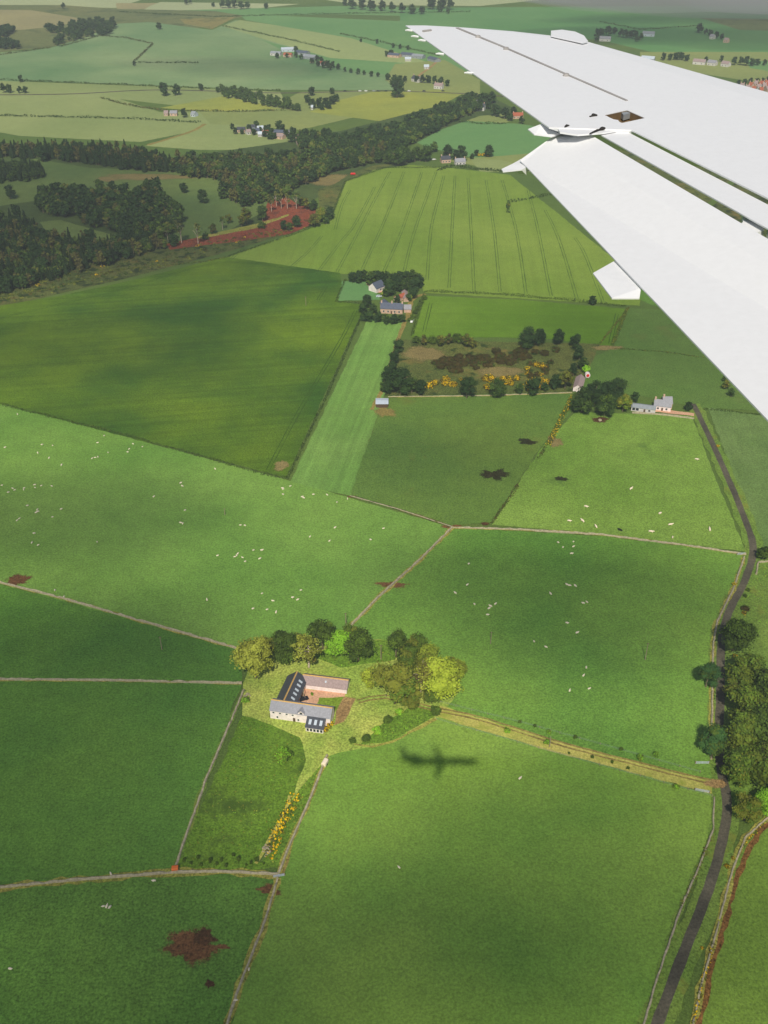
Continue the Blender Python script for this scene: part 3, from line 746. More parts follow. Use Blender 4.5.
for a in [(401,379,25,'dark'),(389,374,17,'dark'),(412,384,15,'mid'),(421,386,14,'dark'),(398,345,13,'dark'),(394,357,12,'dark'),(392,366,12,'dark'),(384,386,10,'mid'),(388,386,12,'dark')]:
    tree(*a, 'dark tree at the left end of the gorse thicket by the tin shed', group=g2)
for x in (416,424,432,440,448,457,466,472): tree(x, 340+random.uniform(-2,2), random.uniform(8, 13), random.choice(['bush','bush','brownwood']), 'scrubby bush in the line above the gorse thicket', 'bush', 'bushes above the gorse thicket', 'bush')
for i in range(44): tree(random.choice([random.uniform(428,464), random.uniform(484,522), random.uniform(527,550)]), random.uniform(377,388), random.uniform(6,10), 'gorse', 'yellow flowering gorse in the thicket above the pasture', 'gorse', 'gorse bushes in the thicket', 'gorse_bush')
for i in range(16): tree(random.uniform(524,548), random.uniform(363,377), random.uniform(5,9), random.choice(['gorse','heath']), 'half flowering gorse at the right of the thicket', 'gorse', 'gorse at the right of the thicket', 'gorse_bush')
for i in range(55):
    t = random.random(); tree(440+85*t+random.uniform(-6,6), 366-12*t+random.uniform(-7,7), random.uniform(6,12), 'heath', 'dark brown heathery bush in the middle of the thicket', 'bush', 'dark bushes in the thicket', 'bush')
for x, y, w in [(535,352,9),(545,353,10),(556,350,9),(527,356,9),(550,362,8)]: tree(x, y, w, 'heath', 'low dark bush under the round trees of the thicket', 'bush', 'low bushes under the thicket trees', 'bush')
tree(593,299,9,'dark','lone bush on the barley hedge'); 
for a in [(727,384,9,'brownwood'),(732,392,9,'mid'),(726,378,7,'mid')]: tree(*a, 'scrubby tree peeping from under the wing edge', group='scrub under the wing edge')
tree(508.5,205,4,'gorse','yellow gorse on the hedge corner beside the wing flap','bush',name='gorse_bush')
# around the stone farmhouse
for i, x in enumerate(range(352, 422, 6)): tree(x, 276+random.uniform(-1.5,1.5), random.uniform(9,12), random.choice(['dark','dark','mid']), 'tree in the dark row behind the stone farmhouse', group='dark row behind the stone farmhouse')
for a in [(390,286,15,'dark'),(398,283,13,'dark'),(405,284,12,'mid'),(415,283,13,'dark'),(413,292,11,'dark'),(420,281,11,'dark'),(386,291,9,'mid'),(409,297,8,'mid'),(397,298,8,'dark')]: tree(*a, 'garden tree among the stone farmhouse roofs', group='garden trees at the stone farmhouse')
for a in [(367,300,12,'dark'),(363,307,10,'dark'),(372,308,9,'mid'),(369,315,11,'dark'),(378,316,10,'dark'),(386,318,10,'mid'),(394,318,10,'dark'),(402,317,9,'mid'),(364,316,8,'dark')]: tree(*a, 'garden tree in front of the stone farmhouse', group='front garden trees at the stone farmhouse')
tree(383,293,5,'yellow','small yellow shrub by the blue roofed house'); tree(410,297,6,'yellow','yellowish shrub right of the stone farmhouse')
for i in range(7): tree(424-i*2.2, 298+i*3.6, 6, 'bush', 'bush in the hedge right of the stone farmhouse', 'bush', 'bushes right of the stone farmhouse', 'bush')
# felled ground: tall thin trees left standing
for x, y, w, k in [(167,232,9,'thin'),(180,229,13,'thin'),(197,232,11,'thin'),(212,228,9,'conifer2_'),(246,215,14,'brownwood'),(262,212,13,'mid'),(262,226,9,'bush'),(241,220,10,'brownwood'),(271,203,8,'thin'),(281,200,8,'thin'),(287,200,8,'thin'),(296,199,9,'thin'),(276,198,8,'thin'),(302,201,8,'brownwood'),
    (306,203,10,'brownwood'),(313,204,10,'dark'),(296,220,11,'dark'),(283,225,9,'dark'),(289,226,8,'mid'),(320,214,13,'olive'),(314,219,12,'brownwood'),(329,212,11,'dark'),(326,218,9,'mid'),(222,222,7,'thin'),(205,235,8,'mid'),(229,218,8,'brownwood')]:
    tree(x, y, w, k if k in KINDS else 'brownwood', 'tall thin stemmed tree left standing by the red felled ground' if k == 'thin' else 'tree at the edge of the red felled ground', group='trees by the felled ground', parts=w > 7.5)
# single park trees
for x, y, w, l in [(9,191,12,'round dark tree alone at the left edge of the park grass'),(183,187,9,'small round tree alone on the park grass'),(203,195,12,'tree alone at the right of the park grass'),(41,152,14,'tall dark brownish tree above the left conifers'),(112,187,11,'small tree behind the round park clump')]: tree(x, y, w, 'dark', l)
# far scattered trees
far = 'scattered far trees'
def fars(lst, label, group, kind='dark'):
    for x, y, w in lst: tree(x, y, w, kind, label, group=group)
fars([(164,88,11),(176,89,9)], 'pair of dark trees by the far road in the left middle', 'pair of trees by the far road')
for x, y, w, l in [(159,25,6,'lone tree standing on the far green hillside'),(201,86,6,'single round tree on the far road bank'),(311,90,8,'round dark tree on the far road above the yellow field'),(332,90,6,'smaller round tree on the far road above the yellow field'),(397,85,17,'very large dark round tree beside the far road'),(20,78,6,'small tree by the far road at the left'),(63,5,5,'tiny skyline tree on the far brown moor'),(134,63,4,'tiny tree at the corner of the zigzag hedge'),(113,21,9,'dark tree at the top end of the moorland wood')]: tree(x, y, w, 'dark', l)
fars([(19,89,6),(25,89,6),(3,87,8),(9,88,7)], 'small tree by the far road at the left edge', 'trees at the left of the far road')
fars([(222,3,7),(228,3,7),(234,3,7),(241,4,7),(247,4,6),(266,5,5),(186,1,5),(190,1,4),(213,4,4)], 'tree in the dark skyline row top centre', 'skyline row top centre')
fars([(345,69,4),(351,70,4),(358,71,5),(364,72,4),(371,73,5),(378,74,4),(388,76,6),(394,77,6),(400,78,6),(405,78,5)], 'tree in the hedge line below the left far farm', 'hedge line trees below the far farms')
fars([(277,55,5),(287,55,4),(296,54,5),(301,56,5),(312,60,5),(317,58,5),(296,48,5),(321,59,5),(318,63,5),(323,64,6),(328,63,7),(333,64,6),(338,66,5),(330,66,6)], 'tree in the garden of the left far farm', 'garden trees of the left far farm')
fars([(417,78,6),(423,78,7),(429,78,7),(435,79,7),(441,80,7),(447,82,6)], 'tree in the row by the far white cottages', 'row by the far white cottages')
fars([(377,41,4),(361,40,3),(393,45,4),(400,46,4),(408,47,4),(387,53,5),(391,52,6)], 'small tree above the right far farm', 'trees above the right far farm')
fars([(598,33,8),(602,31,7),(609,30,8),(615,30,6),(621,32,7),(626,33,7),(631,33,7),(636,34,7),(641,36,6),(637,38,5),(597,38,6)], 'dark tree around the white villa beyond the wing', 'trees around the white villa')
fars([(700,27,8),(706,31,5),(711,32,6),(717,34,6),(722,36,5)], 'tree around the hillside cottage beyond the wing', 'trees at the hillside cottage')
fars([(664,56,6),(670,56,6),(676,55,7),(682,55,7),(687,57,6)], 'tree in the dark row left of the white terrace', 'row left of the white terrace')
fars([(706,59,5),(722,58,5),(735,60,7),(741,60,7),(747,60,8),(753,61,7),(758,61,6),(765,62,5)], 'tree in the row right of the white terrace', 'row right of the white terrace')
fars([(739,82,5),(745,81,5),(751,80,5),(757,81,6),(763,80,5),(768,80,6)], 'tree among the village houses at the right edge', 'trees in the village')
fars([(352,2,9),(362,3,9),(372,4,9),(382,5,8),(392,6,8),(402,7,8),(412,8,8),(422,9,7),(345,1,6)], 'tree in the far dark belt top centre', 'far dark belt top centre')
fars([(432,2,10),(442,1,10),(450,3,9),(440,7,7),(448,10,5)], 'tree in the far clump above the wing tip', 'far clump above the wing tip')
fars([(307,98,7),(312,102,9),(319,102,9),(326,101,9),(332,99,8),(336,97,7),(329,104,7),(322,106,6)], 'dark tree in the square copse left of the yellow field', 'square copse by the yellow field')
fars([(398,154,17),(407,153,14),(415,153,13),(426,152,14),(434,146,9),(420,155,9),(388,156,12)], 'tree behind the white car by the roadside cottages', 'trees left of the roadside cottages', 'mid')
fars([(448,151,12),(461,152,13),(456,154,9),(476,152,6),(489,150,10),(472,156,5)], 'tree around the roadside cottages', 'trees around the roadside cottages')
fars([(487,99,9),(493,97,8),(480,98,8),(496,109,11),(505,112,10),(489,104,7),(510,116,7),(514,110,7),(522,119,7)], 'tree around the white house at the end of the belt', 'trees around the white house')
for x in (479,483,487): tree(x, 155, 5, 'gorse', 'yellow gorse right of the roadside cottages', 'gorse', 'gorse right of the roadside cottages', 'gorse_bush')

# ------------------------------------------------------------------ woods: nearest trees one by one, the rest as masses
def inside(x, y, poly):
    c = False; j = len(poly)-1
    for i in range(len(poly)):
        xi, yi = poly[i]; xj, yj = poly[j]
        if (yi > y) != (yj > y) and x < (xj-xi)*(y-yi)/(yj-yi)+xi: c = not c
        j = i
    return c
def scatter(poly_px, spacing, seed):
    rr = random.Random(seed); w = [P(*p)[:2] for p in poly_px]
    x0 = min(p[0] for p in w); x1 = max(p[0] for p in w); y0 = min(p[1] for p in w); y1 = max(p[1] for p in w)
    out = []; y = y0; row = 0
    while y < y1:
        x = x0+(row % 2)*spacing/2
        while x < x1:
            qx, qy = x+rr.uniform(-.42, .42)*spacing, y+rr.uniform(-.42, .42)*spacing
            if inside(qx, qy, w): out.append((qx, qy))
            x += spacing
        y += spacing*.87; row += 1
    return out
WOODS = [
    ([(-40,156),(0,152),(50,150),(120,152),(172,164),(172,172),(140,173),(100,167),(50,160),(0,158),(-40,162)], 6.0, [('conifer',7,9,.95),('conifer',6.5,8.5,.9),('wood',7,9,1.35),('woodbare',6,8,1.3)], 'dark conifer in the long band below the pale hill fields'),
    ([(-40,168),(0,166),(38,166),(47,177),(30,182),(-40,186)], 5.5, [('conifer',5,6.5,.95),('woodmix',6,8,1.)], 'conifer in the clump at the left edge of the park'),
    ([(38,200),(90,193),(125,201),(150,193),(172,205),(184,226),(160,240),(110,234),(75,222),(40,214)], 8.2, [('wood',10,16,1.),('wood',9,13,.95),('woodmix',9,14,1.),('woodlight',8,11,.95),('woodbare',7,9,1.)], 'round broadleaf tree in the clump on the park grass'),
    ([(-40,222),(0,220),(30,222),(45,240),(100,246),(160,240),(176,246),(120,262),(60,279),(0,296),(-40,306)], 6.0, [('conifer',5,7,1.0),('conifer',5,7,1.1),('woodmix',6,9,1.1),('woodbare',6,8,1.2),('wood',8,12,1.),('woodlight',6,8,1.)], 'slender tree in the mixed wood above the gully'),
    ([(172,164),(250,162),(300,158),(335,152),(385,150),(395,160),(335,172),(300,188),(285,200),(240,208),(215,198),(235,187),(200,180),(172,174)], 7.5, [('wood',8,13,1.),('woodmix',8,12,1.),('woodmix',7,11,1.1),('woodlight',8,11,1.),('woodbare',6,8,1.3)], 'broadleaf tree in the wide wood behind the felled ground'),
    ([(300,138),(345,143),(400,128),(440,114),(470,101),(495,102),(470,116),(440,130),(405,150),(340,160),(300,150)], 7.5, [('wood',9,13,1.1),('wood',8,11,1.1),('woodmix',8,11,1.),('woodlight',7,9,1.)], 'broadleaf tree in the belt running up beside the yellow field'),
    ([(38,33),(60,29),(75,24),(90,22),(105,21),(114,31),(108,37),(95,36),(75,41),(58,46),(56,43),(70,36)], 14, [('wood',9,16,.8),('woodmix',7,10,.8)], 'dark tree in the moorland wood at the top left'),
    ([(-30,30),(15,31),(8,38),(-30,40)], 11, [('wood',10,14,.9)], 'dark tree in the moorland wood at the top left'),
    ([(-30,44),(22,44),(22,49),(-30,50)], 11, [('wood',10,14,.9)], 'dark tree in the moorland wood at the top left'),
    ([(213,91),(240,92),(290,103),(300,112),(262,106),(225,98)], 9, [('woodmix',6,9,.9)], 'brownish scrub tree in the strip left of the square copse')]
cand = []
for wi, (poly, sp, kinds, lab) in enumerate(WOODS):
    for (x, y) in scatter(poly, sp, 40+wi):
        k = random.choice(kinds); cand.append((math.hypot(x, y), x, y, k, lab, wi))
cand.sort(key=lambda c: c[0])
def in_view(x, y):
    r = Vector((x, y, 6-CAM_Z)); zc = r.y*math.cos(PITCH)-r.z*math.sin(PITCH); return abs(r.x/zc) < .40
ind = []; nb = BROAD[0]; nc = 0
for c in cand:
    if not in_view(c[1], c[2]): continue
    if c[3][0] == 'conifer':
        if nc < 180: nc += 1; ind.append(c)
    elif nb < 298: nb += 1; ind.append(c)
ids = set(id(c) for c in ind)
print('wood trees', len(cand))
for c in ind:
    d, x, y, (kind, w0, w1, hs), lab, wi = c; W = random.uniform(w0, w1); v = random.randrange(3)
    nm = 'conifer_tree' if KINDS[kind]['form'] == 'cone' else 'broadleaf_tree'
    if W*pxm(200)*.9 > 9.3:
        cm, tm = crown_mesh(kind, 2, v); r = empty(nm, (x, y, 0), random.uniform(0, 6.28), lab, 'tree', 'wood %s' % lab.split(' in the ')[-1]); r.scale = (W, W, W*hs*random.uniform(.85, 1.15))
        link('crown', cm, r); link('trunk', tm, r)
    else:
        tag(link(nm, single_mesh(kind, v), None, (x, y, 0), random.uniform(0, 6.28), (W, W, W*hs*random.uniform(.85, 1.15))), lab, 'tree', 'wood %s' % lab.split(' in the ')[-1])
names = {0:'dense conifer wood below the pale hill fields',1:'dense conifer wood at the left edge',4:'dense broadleaf wood behind the felled ground',5:'dense belt of wood beside the yellow field',6:'dark wood on the far moor',9:'scrub strip left of the square copse'}
for wi in range(len(WOODS)):
    rest = [c for c in cand if c[5] == wi and id(c) not in ids]
    if not rest: continue
    L = Leaves(); mats = []
    for d, x, y, (kind, w0, w1, hs), lab, _ in rest:
        W = random.uniform(w0, w1); me = single_mesh(kind, random.randrange(3)); nv = len(me.vertices)
        co = np.empty(nv*3); me.vertices.foreach_get('co', co); co = co.reshape(-1, 3)
        a = random.uniform(0, 6.28); R = np.array([[math.cos(a), -math.sin(a), 0], [math.sin(a), math.cos(a), 0], [0, 0, 1]])
        co = (co*np.array([W, W, W*hs*random.uniform(.85, 1.15)])) @ R.T + np.array([x, y, 0])
        mp = []
        for m in me.materials:
            if m not in mats: mats.append(m)
            mp.append(mats.index(m))
        fs = np.array([list(p.vertices)+([p.vertices[2]] if len(p.vertices) == 3 else []) for p in me.polygons])
        mi = np.array([mp[p.material_index] for p in me.polygons])
        L.V.append(co); L.F.append(fs+L.n); L.n += nv; L.M.append(mi)
    o = link('wood', L.mesh('wood', mats)); tag(o, names.get(wi, WOODS[wi][3].replace('tree', 'trees')+' as one mass'), 'wood', kind='stuff')
# scrub in the gully: low clumps nobody could count
L = Leaves()
for (x, y) in scatter([(-40,304),(60,276),(120,262),(185,248),(250,234),(310,216),(325,222),(280,235),(220,252),(120,278),(50,294),(-40,316)], 4.2, 77):
    if random.random() < .5: continue
    r = random.uniform(.6, 1.7); k = 22; d = RNG.normal(size=(k, 3)); d[:, 2] = np.abs(d[:, 2]); d /= np.linalg.norm(d, axis=1, keepdims=True)
    L.add(np.array([x, y, .1])+d*r*np.array([1.2, 1.2, .8]), d, .42, RNG.choice([0, 1, 2, 3], p=[.45, .3, .22, .03]))
tag(link('scrub', L.mesh('scrub', [M['leaf_'+m] for m in ('hedge','olive','brown','gorse')])), 'rough scrub filling the gully above the dark barley', 'scrub', kind='stuff')
# stumps and brash on the felled ground
L = Leaves()
for (x, y) in scatter([(168,245),(262,226),(270,204),(285,200),(314,209),(316,222),(250,238),(200,245),(172,249)], 3.0, 78):
    L.add(np.array([[x, y, .3]])+RNG.normal(scale=.5, size=(3, 3))*np.array([1, 1, .2]), np.array([[0, 0, 1.]]*3), .5, 0)
M['brash'] = plain('rusty_brash', (128,78,62), .95, .3, 1)
tag(link('brash', L.mesh('brash', [M['brash']])), 'rust coloured branches strewn over the felled ground', 'brash', kind='stuff')
# rough tussocks: verges and paddock
L = Leaves()
for poly, sp, mi in [([(243,716),(300,738),(306,760),(258,862),(180,868)], 2.6, 0), ([(385,722),(415,705),(440,712),(392,742),(362,745)], 1.6, 1), ([(262,862),(296,795),(326,758),(282,868)], 1.8, 2), ([(310,655),(350,640),(400,640),(395,660),(340,668)], 2.0, 1), ([(724,640),(768,640),(768,560),(750,575)], 2.4, 1)]:
    for (x, y) in scatter(poly, sp, 5):
        k = 5; d = RNG.normal(size=(k, 3)); d[:, 2] = np.abs(d[:, 2]); d /= np.linalg.norm(d, axis=1, keepdims=True); r = random.uniform(.2, .6)
        L.add(np.array([x, y, .05])+d*r*np.array([1.3, 1.3, .6]), d+np.array([0, 0, .8]), .28, RNG.choice([0, 1, 2], size=k, p=[[.8,.15,.05],[.3,.6,.1],[.3,.3,.4]][mi]))
tag(link('tussocks', L.mesh('tussocks', [M['leaf_olive'], M['leaf_bright'], M['leaf_pale']])), 'tussocky grass in the paddock and on the banks', 'grass', kind='stuff')

# ------------------------------------------------------------------ buildings
def house(label, A, B, hw, eave, ridge, wall='render_white', roof='slate', cat='house', name='house', ridge_tile=None, win=(), chim=(), sky=(), over=.25, group=None, door=None):
    """A, B: ground points under the two ridge ends (A left). local -y faces the viewer's side"""
    A = Vector(A); B = Vector(B); d = B-A; L = d.length; mid = (A+B)/2; rz = math.atan2(d.y, d.x)
    r = empty(name, (mid.x, mid.y, 0), rz, label, cat, group); h = L/2
    mb = MB()
    for s in (-1, 1):
        mb.poly([(s*h, -hw, -.2), (s*h, hw, -.2), (s*h, hw, eave), (s*h, 0, ridge), (s*h, -hw, eave)])
        mb.poly([(-h, s*hw, -.2), (h, s*hw, -.2), (h, s*hw, eave), (-h, s*hw, eave)])
    mb.build('wall', M[wall], r)
    mb = MB(); sl = (ridge-eave)/hw; t = .18; o = over
    for s in (-1, 1):
        z0 = eave-o*sl+.02; z1 = ridge+.02
        a = [(-h-o, s*(hw+o), z0), (h+o, s*(hw+o), z0), (h+o, 0, z1), (-h-o, 0, z1)]
        bq = [(x, y, z+t) for x, y, z in a]
        mb.poly(a); mb.poly(bq); mb.poly([a[0], a[1], bq[1], bq[0]]); mb.poly([a[0], a[3], bq[3], bq[0]]); mb.poly([a[1], a[2], bq[2], bq[1]])
    rf = mb.build('roof', M[roof], r)
    if ridge_tile:
        mb = MB(); zz = ridge+.02+t
        mb.rings([[(x, -.3, zz-.3*sl+.06), (x, 0, zz+.14), (x, .3, zz-.3*sl+.06), (x, 0, zz-.1)] for x in (-h-o-.01, h+o+.01)])
        mb.build('ridge_cap', M[ridge_tile], rf)
    for s, fx, z, w, hh in win:
        f = MB(); x = -h+fx*L; y = s*hw
        f.box((x-w/2-.1, min(y, y+s*.06), z-.1), (x+w/2+.1, max(y, y+s*.06), z+hh+.1)); fo = f.build('window', M['white_paint'], r)
        g = MB(); g.box((x-w/2, min(y+s*.02, y+s*.09), z), (x+w/2, max(y+s*.02, y+s*.09), z+hh)); g.build('pane', M['glass'], fo)
    if door:
        s, fx, w, hh = door; g = MB(); x = -h+fx*L; y = s*hw; g.box((x-w/2, min(y, y+s*.08), 0), (x+w/2, max(y, y+s*.08), hh)); g.build('door', M['wood_dark'], r)
    for fx in chim:
        g = MB(); x = -h+fx*L; g.box((x-.45, -.4, ridge-.7), (x+.45, .4, ridge+1.2)); g.box((x-.52, -.47, ridge+1.2), (x+.52, .47, ridge+1.35))
        for q in (-.22, .22): g.tube([(x+q, 0, ridge+1.35), (x+q, 0, ridge+1.75)], [.13, .1], 7)
        g.build('chimney', M['sandstone'], rf)
    for s, fx, fy, w, ln in sky:
        x = -h+fx*L; n = Vector((0, s*sl, 1)).normalized(); y0 = s*hw*fy; dy = s*ln/2/math.sqrt(1+sl*sl)
        def pt(xx, yy, up): return (xx, yy+n.y*up, ridge+.2-abs(yy)*sl+n.z*up)
        g = MB(); lo = [pt(x-w/2, y0-dy, -.05), pt(x+w/2, y0-dy, -.05), pt(x+w/2, y0+dy, -.05), pt(x-w/2, y0+dy, -.05)]
        hi = [pt(x-w/2, y0-dy, .1), pt(x+w/2, y0-dy, .1), pt(x+w/2, y0+dy, .1), pt(x-w/2, y0+dy, .1)]
        g.rings([lo, hi]); g.build('skylight', M['glass_sky'], rf)
    return r, h, hw
def xy(px, py, z=0): p = P(px, py, z); return (p.x, p.y)

# steading: front house
fl = P(270.5,718.5); fr = P(330.5,727); dv = (fr-fl).normalized(); bk = Vector((-dv.y, dv.x, 0))
A = fl+bk*3.1; B = fr+bk*3.1
hs, h, hw = house('whitewashed farmhouse with pale grey slate roof and glazed extension at the front of the courtyard', A[:2], B[:2], 3.1, 4.3, 6.7, 'whitewash', 'slate', 'farmhouse', 'farmhouse', 'ridge_tile',
    win=[(-1,f,3.15,.7,.6) for f in (.06,.17,.28,.38,.64)]+[(-1,f,.9,.6,.9) for f in (.12,.47)], door=(-1,.4,.9,2.0), over=.2)
mb = MB()   # gablet dormer
x = -h+.52*2*h
mb.poly([(x-1.2,-hw-.02,3.9),(x+1.2,-hw-.02,3.9),(x+1.2,-hw-.02,5.0),(x,-hw-.02,6.1),(x-1.2,-hw-.02,5.0)])
for s in (-1, 1): mb.poly([(x+s*1.2,-hw-.02,4.0),(x+s*1.2,-hw-.02,5.0),(x+s*1.2,-1.9,5.0)])
dm = mb.build('dormer', M['whitewash'], hs)
mb = MB()
for s in (-1, 1):
    a = [(x+s*1.45,-hw-.25,4.85),(x,-hw-.25,6.2),(x,-.5,6.2),(x+s*1.45,-1.9,4.85)]; mb.poly(a); mb.poly([(p[0],p[1],p[2]+.12) for p in a]); mb.poly([a[0],a[1],(a[1][0],a[1][1],a[1][2]+.12),(a[0][0],a[0][1],a[0][2]+.12)])
mb.build('dormer_roof', M['slate'], dm)
mb = MB(); mb.box((x-.45,-hw-.07,4.2),(x+.45,-hw-.01,5.3)); mb.build('pane', M['glass'], dm)
# glazed extension
x0, x1 = -h+14.6, -h+21.2; y1 = -hw-.01; y0 = -hw-3.9
mb = MB(); mb.box((x0,y0,-.2),(x1,y1,2.35)); mb.poly([(x0,y0,2.35),(x0,y1,2.35),(x0,y1,4.1)]); mb.poly([(x1,y0,2.35),(x1,y1,2.35),(x1,y1,4.1)])
ex = mb.build('extension', M['whitewash'], hs)
mb = MB(); mb.rings([[(x0-.25,y0-.3,2.3),(x1+.25,y0-.3,2.3),(x1+.25,y1,4.22),(x0-.25,y1,4.22)],[(x0-.25,y0-.3,2.46),(x1+.25,y0-.3,2.46),(x1+.25,y1,4.38),(x0-.25,y1,4.38)]])
mb.build('extension_roof', M['slate_dark'], ex)
for k in range(3):
    cx = x0+1.3+k*2.05; mb = MB(); zr = lambda y, u: 2.46+(y-(y0-.3))/(y1-y0+.3)*1.92+u
    mb.rings([[(cx-.5,y0+.9,zr(y0+.9,-.04)),(cx+.5,y0+.9,zr(y0+.9,-.04)),(cx+.5,y0+2.7,zr(y0+2.7,-.04)),(cx-.5,y0+2.7,zr(y0+2.7,-.04))],[(cx-.5,y0+.9,zr(y0+.9,.08)),(cx+.5,y0+.9,zr(y0+.9,.08)),(cx+.5,y0+2.7,zr(y0+2.7,.08)),(cx-.5,y0+2.7,zr(y0+2.7,.08))]])
    mb.build('skylight', M['glass_sky'], ex)
for k in range(5):
    cx = x0+.75+k*1.28; mb = MB(); mb.box((cx-.5,y0-.05,.5),(cx+.5,y0-.01,1.95)); f = mb.build('window', M['white_paint'], ex)
    mb = MB(); mb.box((cx-.42,y0-.08,.58),(cx+.42,y0-.02,1.87)); mb.build('pane', M['glass'], f)
# dark barn wing
a = P(284,699.5,6.3); b = P(297,671.5,6.3)
house('long barn with new dark slate roof, ochre ridge and a row of roof windows', a[:2], b[:2], 3.9, 3.0, 6.1, 'sandstone', 'slate_dark', 'barn', 'barn', 'ridge_tile',
    sky=[(-1,f,.6,.9,1.7) for f in (.2,.36,.5,.66,.8)], win=[(-1,f,.9,1.2,1.2) for f in (.5,.7,.86)], door=(-1,.6,1.1,2.1))
# pinkish range at the back
a = P(303.5,674.5,4.7); b = P(348,680,4.7)
house('low whitewashed range with weathered pinkish slate roof at the back of the courtyard', a[:2], b[:2], 2.9, 2.5, 4.6, 'whitewash', 'slate_warm', 'barn', 'barn', 'ridge_tile', sky=[(-1,.52,.5,.6,.8)])
# cottage by the road
a = P(655,399,5.6); b = P(672,401,5.6)
house('grey slate roofed cottage with a white front wall beside the road end', a[:2], b[:2], 3.0, 3.0, 5.6, 'whitewash', 'slate', 'cottage', 'cottage', None, win=[(-1,.25,.9,1,1.2),(-1,.75,.9,1,1.2)], door=(-1,.5,1,2.1), chim=(.04,))
a = P(663,397,6.2); b = P(672,397,6.2)
house('taller back gable of the roadside cottage with a yellow chimney', a[:2], b[:2], 3.2, 3.6, 6.4, 'sandstone', 'slate', 'house', 'house', None, chim=(.1,))
a = P(632,404,3.0); b = P(656,407,3.0)
house('long white flat fronted outbuilding joined to the left of the roadside cottage', a[:2], b[:2], 2.6, 2.4, 3.3, 'render_white', 'tin_grey', 'outbuilding', 'outbuilding', None, win=[(-1,.1,.6,1.6,1.5),(-1,.25,.6,1.6,1.5),(-1,.75,.9,1.2,1)], door=(-1,.55,1,2))
# stone farmhouse group
a = P(381,303,6.2); b = P(403,304,6.2)
house('long stone farmhouse with a dark slate roof among garden trees', a[:2], b[:2], 3.4, 3.6, 6.6, 'sandstone', 'slate_blue', 'farmhouse', 'farmhouse', None, win=[(-1,f,1,1,1.3) for f in (.15,.35,.65,.85)], door=(-1,.5,1,2.1), chim=(.03,.5,.97))
a = P(384,299,5.6); b = P(389,305,5.6)
house('slate cross wing at the left of the stone farmhouse', a[:2], b[:2], 3.0, 3.2, 5.8, 'sandstone', 'slate_blue', 'house', 'house')
a = P(404,305,4.6); b = P(411,305,4.6)
house('lower slate outhouse at the right end of the stone farmhouse', a[:2], b[:2], 2.8, 2.6, 4.8, 'sandstone', 'slate', 'outbuilding', 'outbuilding')
a = P(372.5,283.5,6.4); b = P(381,280,6.4)
house('blue slate roofed house with pale gable beside the square lawn', a[:2], b[:2], 3.8, 3.2, 6.6, 'whitewash', 'slate_blue', 'house', 'house', None, win=[(-1,.5,1,1.4,1.2)])
a = P(396,296,3.8); b = P(404,293,3.8)
house('small sandstone byre behind the stone farmhouse', a[:2], b[:2], 2.3, 2.4, 4.0, 'sandstone', 'clay_tile', 'byre', 'byre')
a = P(404.5,290,3.6); b = P(406.5,297,3.6)
house('narrow pale stone byre at the back corner of the stone farmhouse yard', a[:2], b[:2], 2.0, 2.4, 3.8, 'sandstone', 'slate_warm', 'byre', 'byre')
sheet('yard', [(366,284),(374,284),(383,292),(379,293)], G['gravel'])
# sheds
a = P(376,400.5,3); b = P(388,400.5,3)
house('open fronted shed with a pale blue metal roof at the end of the mown strip', a[:2], b[:2], 3.4, 2.5, 3.0, 'wood_dark', 'tin', 'shed', 'shed', None, door=(-1,.5,2.4,2.0))
a = P(581,374.5,4.6); b = P(578,385,4.6); m_ = (Vector(a)+Vector(b))/2
house('small pink gabled shed at the right end of the gorse thicket', a[:2], b[:2], 2.6, 2.6, 4.6, 'whitewash', 'slate_warm', 'shed', 'shed')
# round red-fronted thing by the pink shed
p = P(587.5,378.5); r = empty('round_tank', (p.x, p.y, 0), 0, 'round tank with a red disc on its pale end beside the pink gabled shed', 'tank')
mb = MB(); mb.tube([(0,0,2.0),(0,2.4,2.0)], [1.5,1.5], 20); mb.box((-1.0,.3,0),(-.7,2.1,1.0)); mb.box((.7,.3,0),(1.0,2.1,1.0)); mb.build('tank_body', M['whitewash'], r, False)
mb = MB(); mb.tube([(0,-.12,2.0),(0,-.003,2.0)], [.95,.95], 20); mb.build('end_disc', M['red'], r)
# far buildings: (ridge ends, half width, eave, ridge, wall, roof, label)
def far_house(x0, y0, x1, y1, hw, e, rg, wall, roof, label, group=None, nw=3, chim=(.05,.95), cat='house', name='house'):
    a = P(x0, y0, rg); b = P(x1, y1, rg); L = (b-a).length
    house(label, a[:2], b[:2], hw, e, rg, wall, roof, cat, name, None, win=[(-1,(k+.5)/nw,.9,1.1,1.3) for k in range(nw)], chim=chim, group=group)
far_house(441,156,450,155.5,3.6,3.6,6.4,'sandstone','slate_dark','pink stone cottage with a dark roof, left of the two roadside cottages below the wing')
far_house(455,158.5,465,158,3.2,3.2,6,'render_white','slate','white cottage with a grey roof, right of the two roadside cottages below the wing')
far_house(471,102.5,485,103.5,4,4.6,8,'render_white','slate_dark','large white house with a dark roof at the end of the tree belt', nw=4)
far_house(513,112.5,523,112.5,3.5,3.5,6.4,'sandstone','clay_tile','reddish house just left of the wing edge')
far_house(474,100,480,100,4,4,7.5,'render_white','slate','white gabled wing behind the large white house', nw=2)
far_house(413.5,75,420,76.5,4,4,7.5,'render_white','slate_dark','white gabled cottage beside the far road by the big round tree')
far_house(435,82.5,443,83.2,4,4,7,'render_white','slate_warm','white cottage behind the far road at the wing edge')
far_house(424,64.5,429,64.5,4,3,5.5,'render_white','tin','small white barn on the far track', chim=(), cat='barn', name='barn')
